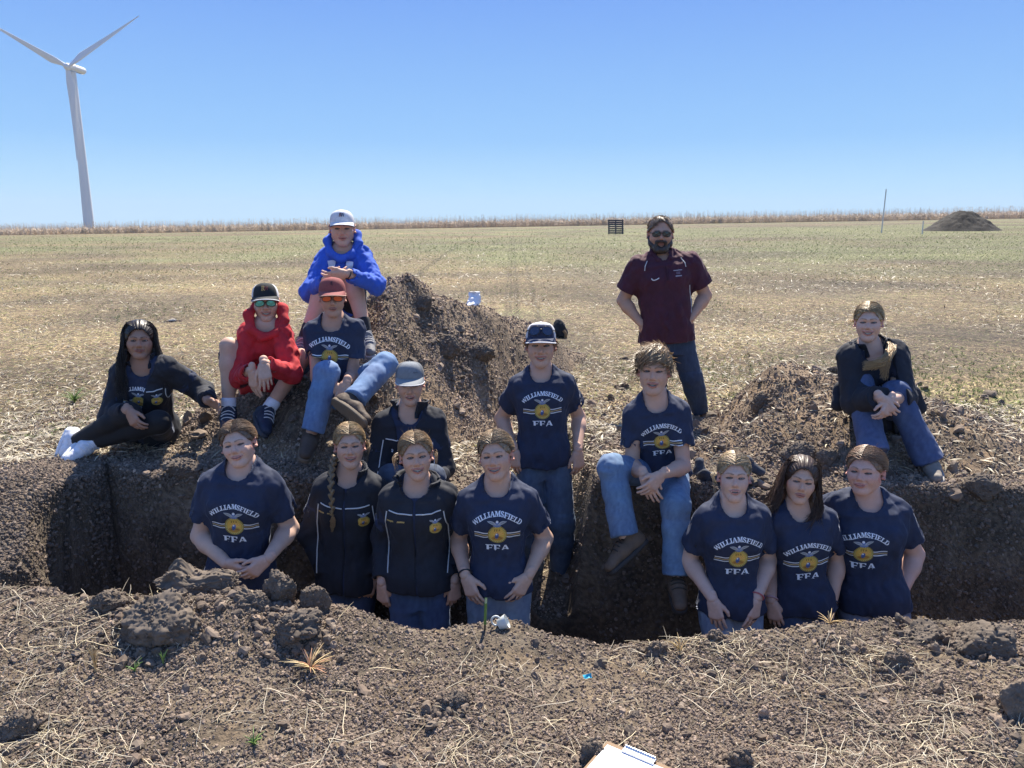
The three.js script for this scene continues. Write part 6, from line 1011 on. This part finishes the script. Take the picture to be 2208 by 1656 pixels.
scatter('clod_rubble', 'broken lumps heaped round the feet of the bigger clods', crumbGeo, crumbMat, 5200, (i) => { const [x0, d0, w] = BURY[i % BURY.length], a = RG() * 6.3, r = w * (0.3 + RG() * 0.55), x = x0 + Math.cos(a) * r, d = d0 + Math.sin(a) * r * 0.8, s = size(0.004, 0.024, 2) * (0.6 + w * 2); if (trenchCut(x, d) > 0.05) return null; return [x, surfY(x, d) + s * 0.3, -d, s * (0.8 + RG() * 0.5), s * (0.7 + RG() * 0.5), s, RG() * 6, RG() * 6, RG() * 6, soilTint(0.95)]; });
scatter('clod_crumbs', 'crumbs clinging to the faces of the bigger clods', crumbGeo, crumbMat, STUCK.length, (i) => { const [v, on] = STUCK[i]; if (!on) return null; const s = size(0.002, 0.011, 1.7); return [v.x, v.y, v.z, s, s, s, RG() * 6, RG() * 6, RG() * 6, soilTint(0.85)]; });
scatter('wall_crumbs', 'crumbly soil standing out of the cut pit walls', crumbGeo, crumbMat, 66000, (i) => { let x = -2.6 + RG() * 6.2, d = farEdge(x) - 0.24 + RG() * 0.27; if (i % 3 === 0) { x = -2.75 + RG() * 0.8; d = 3.05 + RG() * 1.1; } if (rampY(x, d)[0] > 0.1) return null; const s = size(0.003, 0.014, 2.0); return [x, baseY(x, d) + s * 0.1, -d, s, s, s * (0.7 + RG() * 0.5), RG() * 6, RG() * 6, RG() * 6, soilTint(0.85)]; });

// single plants and tufts in the foreground
function tuft(name, label, cat, px, py, d, h, n, cols, seed, spread = 0.8, group) {
  const R = rng(seed), p = P(px, py, d), l = []; p.y = surfY(p.x, d) - 0.005;
  for (let i = 0; i < n; i++) { const a = R() * 6.3, b = spread * (0.3 + R()), hh = h * (0.5 + R() * 0.6), c = cols[Math.floor(R() * cols.length)], k = 0.75 + R() * 0.5, pts = []; for (let q = 0; q <= 6; q++) { const t = q / 6; pts.push(V((Math.cos(a) * b * t * t + (R() - 0.5) * 0.02) * hh, hh * t * (1 - 0.35 * t * b), Math.sin(a) * b * t * t * hh)); } l.push([pts, 0.0022 + R() * 0.0014, c.map((v) => v * k)]); }
  const m = mesh(name, ribbon(l), new THREE.MeshStandardMaterial({ vertexColors: true, roughness: 0.6, side: THREE.DoubleSide })); m.position.copy(p); return tag(m, label, cat, group);
}
const GREEN = [[0.12, 0.22, 0.05], [0.2, 0.3, 0.08]], DRY = [[0.6, 0.46, 0.24], [0.5, 0.36, 0.18]];
tuft('dry_grass', 'bleached dry grass tuft below the braided girl', 'grass tuft', 668, 1425, 2.58, 0.09, 46, [...DRY, [0.55, 0.3, 0.18]], 3, 1.1);
tuft('grass_sprout', 'green sprout right of the bottom of the big dark block', 'grass', 350, 1412, 2.55, 0.07, 6, GREEN, 4, 0.4);
tuft('grass_sprout', 'green sprout left below the big dark block', 'grass', 288, 1420, 2.52, 0.06, 7, GREEN, 5, 0.6);
tuft('grass_sprout', 'low green sprouts at the bottom left of the middle', 'grass', 545, 1575, 2.18, 0.05, 14, GREEN, 6, 0.9);
tuft('grass_sprout', 'broad green weed in the stubble beside the leaning girl', 'weed', 150, 770, 6.6, 0.16, 40, GREEN, 7, 1.1);
tuft('dry_grass', 'dry upright stalks left of the middle foreground', 'grass tuft', 205, 1440, 2.5, 0.12, 9, DRY, 9, 0.25);
tuft('dry_grass', 'dry stubble clump at the pit rim above the straw', 'grass tuft', 1468, 1388, 2.84, 0.11, 14, DRY, 10, 0.6);
tuft('dry_grass', 'straw wisps on the rim below the rightmost girl', 'grass tuft', 1790, 1345, 2.98, 0.08, 16, DRY, 11, 0.9);
tuft('dry_grass', 'dry stalks sticking up at the rim right of the rightmost girl', 'grass tuft', 1988, 1338, 2.98, 0.06, 6, DRY, 12, 0.5);

// ---------------------------------------------------------------- far things
{ // wind turbine
  const base = P(194, 503, 379), hub = P(157, 148, 379); base.y = -3; const x0 = base.x, white = std(C(0.62, 0.63, 0.66), 0.55), t = thing('wind_turbine', 'white three-bladed wind turbine beyond the corn', 'wind turbine', V(x0, base.y, base.z));
  const H = hub.y - base.y; mesh('tower', new THREE.CylinderGeometry(1.35, 2.45, H - 1.5, 40, 8).translate(0, (H - 1.5) / 2, 0), white, t);
  const head = new THREE.Group(); head.name = 'rotor_head'; const yaw = new THREE.Matrix4().makeRotationY(-0.02).setPosition(0.4, H, 0);
  const nac = build([cap(V(0, 0.3, 2.2), V(0, 0.4, -7.5), 1.75, 1.6, 0.3), cap(V(0.7, 0.3, 1), V(0.7, 0.4, -7), 1.5, 1.4, 0.3), cap(V(-0.7, 0.3, 1), V(-0.7, 0.4, -7), 1.5, 1.4, 0.3)], 0.3); mesh('nacelle', nac.applyMatrix4(yaw), white, t);
  mesh('hub', new THREE.SphereGeometry(1.6, 24, 16).scale(1, 1, 1.25).translate(0, 0, 4.6).applyMatrix4(yaw), white, t);
  for (let k = 0; k < 3; k++) {
    const pos = [], idx = [], NS = 30, NC = 16; for (let i = 0; i <= NS; i++) { const s = i / NS, r = 1 + s * 40.5, ch = s < 0.18 ? lerp(1.9, 3.5, sstep(0.02, 0.18, s)) : lerp(3.5, 0.35, Math.pow((s - 0.18) / 0.82, 0.8)), th = lerp(1.8, 0.12, Math.pow(s, 0.45)), tw = lerp(0.5, 0.0, Math.sqrt(s)); for (let j = 0; j < NC; j++) { const a = j / NC * 6.283, cx = (Math.cos(a) * 0.5 - 0.18 * sstep(0, 0.2, s)) * ch, cz = Math.sin(a) * 0.5 * th * (0.6 + 0.4 * Math.cos(a)); pos.push(cx * Math.cos(tw) - cz * Math.sin(tw), r, cx * Math.sin(tw) + cz * Math.cos(tw) + s * s * 1.2); if (i < NS) { const q = i * NC + j, w = i * NC + (j + 1) % NC; idx.push(q, w, q + NC, w, w + NC, q + NC); } } }
    const g = new THREE.BufferGeometry(); g.setAttribute('position', new THREE.Float32BufferAttribute(pos, 3)); g.setIndex(idx); g.computeVertexNormals(); g.rotateZ(-Math.PI / 2 + (30.5 + 120 * k) * Math.PI / 180).translate(0, 0, 4.6).applyMatrix4(yaw); mesh('blade', g, std(C(0.62, 0.63, 0.66), 0.55, { side: THREE.DoubleSide }), t);
  }
}
{ // far heap of dug soil on the right
  const c = P(2072, 500, 48), g = new THREE.PlaneGeometry(7, 5, 120, 90).rotateX(-Math.PI / 2), p = g.attributes.position, col = [], uv = [];
  for (let i = 0; i < p.count; i++) { const x = p.getX(i), z = p.getZ(i), r = Math.hypot(x * 1.0, z * 1.25), e = 1.36 * Math.max(-0.25, 1 - Math.sqrt(r * r + 0.05) / 2.25), y = e + (e > -0.1 ? fbm(x * 1.6, z * 1.6, 4, 4) * 0.26 * sstep(-0.1, 0.4, e) : 0); p.setY(i, y); const t = 0.7 + fbm(x * 2, z * 2, 7, 3) * 0.4; col.push(0.062 * t, 0.052 * t, 0.045 * t); uv.push(x, z); }
  g.setAttribute('color', new THREE.Float32BufferAttribute(col, 3)); g.setAttribute('uv', new THREE.Float32BufferAttribute(uv, 2)); g.computeVertexNormals(); const m = mesh('soil_pile', g, soilMat); m.position.set(c.x, fieldY(c.x, 48) + 0.02, -48); tag(m, 'dark conical pile of soil far off on the right by the corn', 'soil heap');
}
{ const a = P(1901, 497, 45), b = P(1911, 408, 45); a.y = fieldY(a.x, 45) - 0.1; tag(mesh('marker_pole', tube([a, a.clone().lerp(b, 0.5), b], 0.032, 8, 8).translate(-a.x, -a.y, -a.z), std(C(0.6, 0.6, 0.58), 0.6)), 'tall thin pale pole standing left of the far soil pile', 'pole').position.copy(a); }
{ const a = P(1988, 507, 42), b = P(1991, 476, 42); a.y = fieldY(a.x, 42) - 0.05; tag(mesh('marker_stake', tube([a, a.clone().lerp(b, 0.5), b], 0.03, 6, 4).translate(-a.x, -a.y, -a.z), std(C(0.7, 0.68, 0.62), 0.7)), 'short pale stake at the left foot of the far soil pile', 'stake').position.copy(a); }
{ const a = P(1328, 502, 48), t = thing('slatted_panel', 'dark slatted wooden panel propped up near the corn', 'panel', V(a.x, fieldY(a.x, 48), a.z)), wood = std(C(0.055, 0.058, 0.066), 0.85), lean = new THREE.Matrix4().makeRotationX(-0.25), bx = (n, w, h, d, x, y, z) => mesh(n, new THREE.BoxGeometry(w, h, d).translate(x, y, z).applyMatrix4(lean), wood, t);
  for (const x of [-0.42, 0, 0.42]) bx('stringer', 0.07, 0.88, 0.07, x, 0.46, -0.045); for (let i = 0; i < 7; i++) bx('slat', 0.95, 0.085, 0.022, 0, 0.07 + i * 0.128, 0.004 + 0.002 * (i % 2)); }

// ---------------------------------------------------------------- small things left about
{ // paper on the heap
  const p = P(1020, 645, 6.35), g = new THREE.PlaneGeometry(0.095, 0.2, 14, 18), q = g.attributes.position; p.y = surfY(p.x, 6.35);
  for (let i = 0; i < q.count; i++) { const x = q.getX(i), y = q.getY(i), t = y / 0.2 + 0.5; q.setXYZ(i, x * (1.25 - 0.55 * t + 0.25 * t * t) + 0.02 * t + 0.012 * noise(y * 40, 3), 0.012 + t * 0.15 - 0.16 * Math.max(0, t - 0.7), 0.03 * Math.cos(x * 22) - 0.06 * (1 - t) ** 2 * -1 - 0.05 * t + 0.022 * noise(x * 40, y * 34, 2) + 0.1 * Math.max(0, t - 0.7)); }
  g.computeVertexNormals(); const m = mesh('crumpled_paper', g, std(C(0.8, 0.8, 0.82), 0.8, { side: THREE.DoubleSide })); m.position.copy(p); tag(m, 'white crumpled paper sack standing on the heap\'s right slope', 'paper');
}
{ let bd = 5.2, p = P(1207, 726, bd); while (bd < 14 && p.y > surfY(p.x, bd)) { bd += 0.05; p = P(1207, 726, bd); } p.y += 0.06 * bd / 6.6; const t = thing('shoulder_bag', 'small black and tan bag behind the boy in the white cap', 'bag', p), pr = [cap(V(-0.03, -0.02, 0), V(-0.01, 0.05, -0.02), 0.045, 0.04, 0.03), cap(V(0.03, -0.04, 0.01), V(0.02, 0.03, 0), 0.035, 0.03, 0.03), cap(V(-0.01, 0.05, -0.02), V(0.045, -0.02, 0.0), 0.025, 0.02, 0.02)], U = union(pr); mesh('bag_body', build(pr, 0.006, (x, y, z) => U(x, y, z) + 0.006 * noise(x * 40, y * 40, z * 40), cloth([0.014, 0.014, 0.016], 0.2)), clothMat, t); t.scale.setScalar(bd / 6.6); mesh('bag_strap', tube([V(0.03, 0.0, 0.045), V(0.05, -0.03, 0.05), V(0.045, -0.06, 0.04)], 0.014, 6, 10), std(C(0.28, 0.17, 0.08), 0.8), t); }
{ // jacket thrown down
  const p = P(1575, 1000, 4.12); p.y = surfY(p.x, 4.12) + 0.02; const R = rng(5), pr = []; for (let i = 0; i < 11; i++) { const a = V(-0.17 + R() * 0.3, R() * 0.03, (R() - 0.5) * 0.12), b = a.clone().add(V((R() - 0.3) * 0.12, R() * 0.06, (R() - 0.5) * 0.08)); pr.push(cap(a, b, 0.03 + R() * 0.015, 0.025, 0.03)); } pr.push(cap(V(0.04, 0.02, 0), V(0.1, 0.085, -0.03), 0.04, 0.03, 0.03), cap(V(0.1, 0.085, -0.03), V(0.16, 0.04, 0.02), 0.03, 0.025, 0.02));
  const U = union(pr), g = build(pr, 0.008, (x, y, z) => U(x, y, z) + 0.016 * (0.3 - Math.abs(noise(x * 16, y * 22, z * 16))) + 0.004 * noise(x * 50, y * 50, z * 50), cloth([0.055, 0.06, 0.075], 0.3)); const m = mesh('crumpled_jacket', g, shellMat); m.position.copy(p); tag(m, 'crumpled dark grey jacket lying on the bank behind the three girls', 'jacket');
}
{ const p = P(1545, 975, 4.18), R = rng(3); p.y = surfY(p.x, 4.18) + 0.05; const gs = []; for (let i = 0; i < 4; i++) { const pts = []; for (let k = 0; k <= 14; k++) { const a = k / 14 * 6.283; pts.push(V(Math.cos(a) * (0.035 + 0.008 * i) + 0.012 * i, Math.sin(a) * 0.03 + 0.012 * i, 0.02 * Math.sin(a + i))); } gs.push(tube(pts, 0.0016, 5, 40)); } const m = mesh('twine_coil', mergeGeometries(gs), std(C(0.5, 0.44, 0.32), 0.7)); m.position.copy(p); tag(m, 'loose coil of pale twine beside the crumpled jacket', 'twine'); }
{ const a = P(1045, 1352, 2.9), b = P(1048, 1290, 2.9); a.y = surfY(a.x, 2.9) - 0.01; const t = thing('pen', 'green pen stuck upright in the soil at the pit rim', 'pen', a), dir = b.clone().sub(a), at = (s) => dir.clone().multiplyScalar(s); mesh('barrel', tube([at(0.25), at(0.55), at(0.86)], 0.0062, 10, 6), std(C(0.09, 0.2, 0.045), 0.3), t); mesh('pen_tip', tube([at(0), at(0.12), at(0.26)], 0.004, 8, 4), std(C(0.02, 0.02, 0.02), 0.5), t); mesh('pen_cap', tube([at(0.86), at(0.93), at(1)], 0.0055, 10, 4), std(C(0.35, 0.45, 0.25), 0.2), t); }
{ const p = P(1085, 1335, 2.92); p.y = surfY(p.x, 2.92) + 0.025; const t = thing('plastic_scoop', 'white plastic scoop with a loop handle beside the green pen', 'scoop', p), w = std(C(0.6, 0.63, 0.6), 0.4, { side: THREE.DoubleSide }); mesh('bowl', new THREE.LatheGeometry([new THREE.Vector2(0.0, -0.02), new THREE.Vector2(0.022, -0.02), new THREE.Vector2(0.03, 0.018), new THREE.Vector2(0.028, 0.018), new THREE.Vector2(0.02, -0.016)], 24).rotateZ(-1.1), w, t); const pts = []; for (let k = 0; k <= 12; k++) { const a = k / 12 * 4.6 + 0.6; pts.push(V(-0.03 + Math.cos(a) * 0.018, 0.015 + Math.sin(a) * 0.02, 0.01)); } mesh('handle', tube(pts, 0.0042, 7, 30), w, t); }
{ const p = P(1268, 1398, 2.68), g = new THREE.PlaneGeometry(0.035, 0.016, 8, 4), q = g.attributes.position; for (let i = 0; i < q.count; i++) q.setZ(i, 0.006 * noise(q.getX(i) * 160, q.getY(i) * 160)); g.rotateX(-0.9).computeVertexNormals(); p.y = surfY(p.x, 2.68) + 0.014; const m = mesh('plastic_scrap', g, std(C(0.03, 0.45, 0.62), 0.5, { side: THREE.DoubleSide })); m.position.copy(p); m.rotation.y = 0.3; tag(m, 'scrap of bright blue plastic in the middle foreground', 'scrap'); }
{ // clipboard at the bottom edge
  const a = P(1310, 1584, 2.2), b = P(1500, 1664, 2.03); a.y = Math.max(surfY(a.x, 2.2), surfY(b.x, 2.03)) + 0.045; b.y = a.y; const ux = b.clone().sub(a).setY(0).normalize(), uz = V(-ux.z, 0, ux.x).multiplyScalar(1), t = thing('clipboard', 'brown clipboard holding a white form, cut by the bottom edge', 'clipboard', a);
  if (uz.z < 0) uz.negate(); const M = new THREE.Matrix4().makeBasis(ux, V(0, 1, 0), uz);
  const W = 0.235, L = 0.32; mesh('board', new RoundedBoxGeometry(W, 0.004, L, 3, 0.0018).translate(W / 2, 0, L / 2).applyMatrix4(M), std(C(0.2, 0.12, 0.06), 0.7), t);
  const form = canvasTex(512, 680, (g) => { g.fillStyle = '#f4f5f8'; g.fillRect(0, 0, 512, 680); g.strokeStyle = '#9a9ea8'; g.lineWidth = 2; g.strokeRect(60, 120, 392, 500); for (let i = 0; i < 16; i++) { g.beginPath(); g.moveTo(60, 150 + i * 30); g.lineTo(452, 150 + i * 30); g.stroke(); } for (const x of [150, 300]) { g.beginPath(); g.moveTo(x, 120); g.lineTo(x, 620); g.stroke(); } });
  const pg = new THREE.PlaneGeometry(0.216, 0.28, 6, 6).rotateX(-Math.PI / 2).translate(W / 2 + 0.001, 0.0045, 0.16), pp = pg.attributes.position; for (let i = 0; i < pp.count; i++) pp.setY(i, 0.0045 + 0.002 * Math.max(0, pp.getZ(i) - 0.2) * 10); pg.computeVertexNormals(); mesh('paper', pg.applyMatrix4(M), new THREE.MeshStandardMaterial({ map: form, roughness: 0.8, side: THREE.DoubleSide }), t);
  const steel = new THREE.MeshStandardMaterial({ color: C(0.7, 0.7, 0.72), metalness: 1, roughness: 0.22 }); mesh('clip', mergeGeometries([new RoundedBoxGeometry(0.11, 0.006, 0.028, 3, 0.0028).translate(W / 2, 0.0085, 0.014), new THREE.CylinderGeometry(0.006, 0.006, 0.1, 14).rotateZ(Math.PI / 2).translate(W / 2, 0.012, 0.003)].map((g) => (g.index ? g.toNonIndexed() : g))).applyMatrix4(M), steel, t);
}
renderer.render(scene, camera);
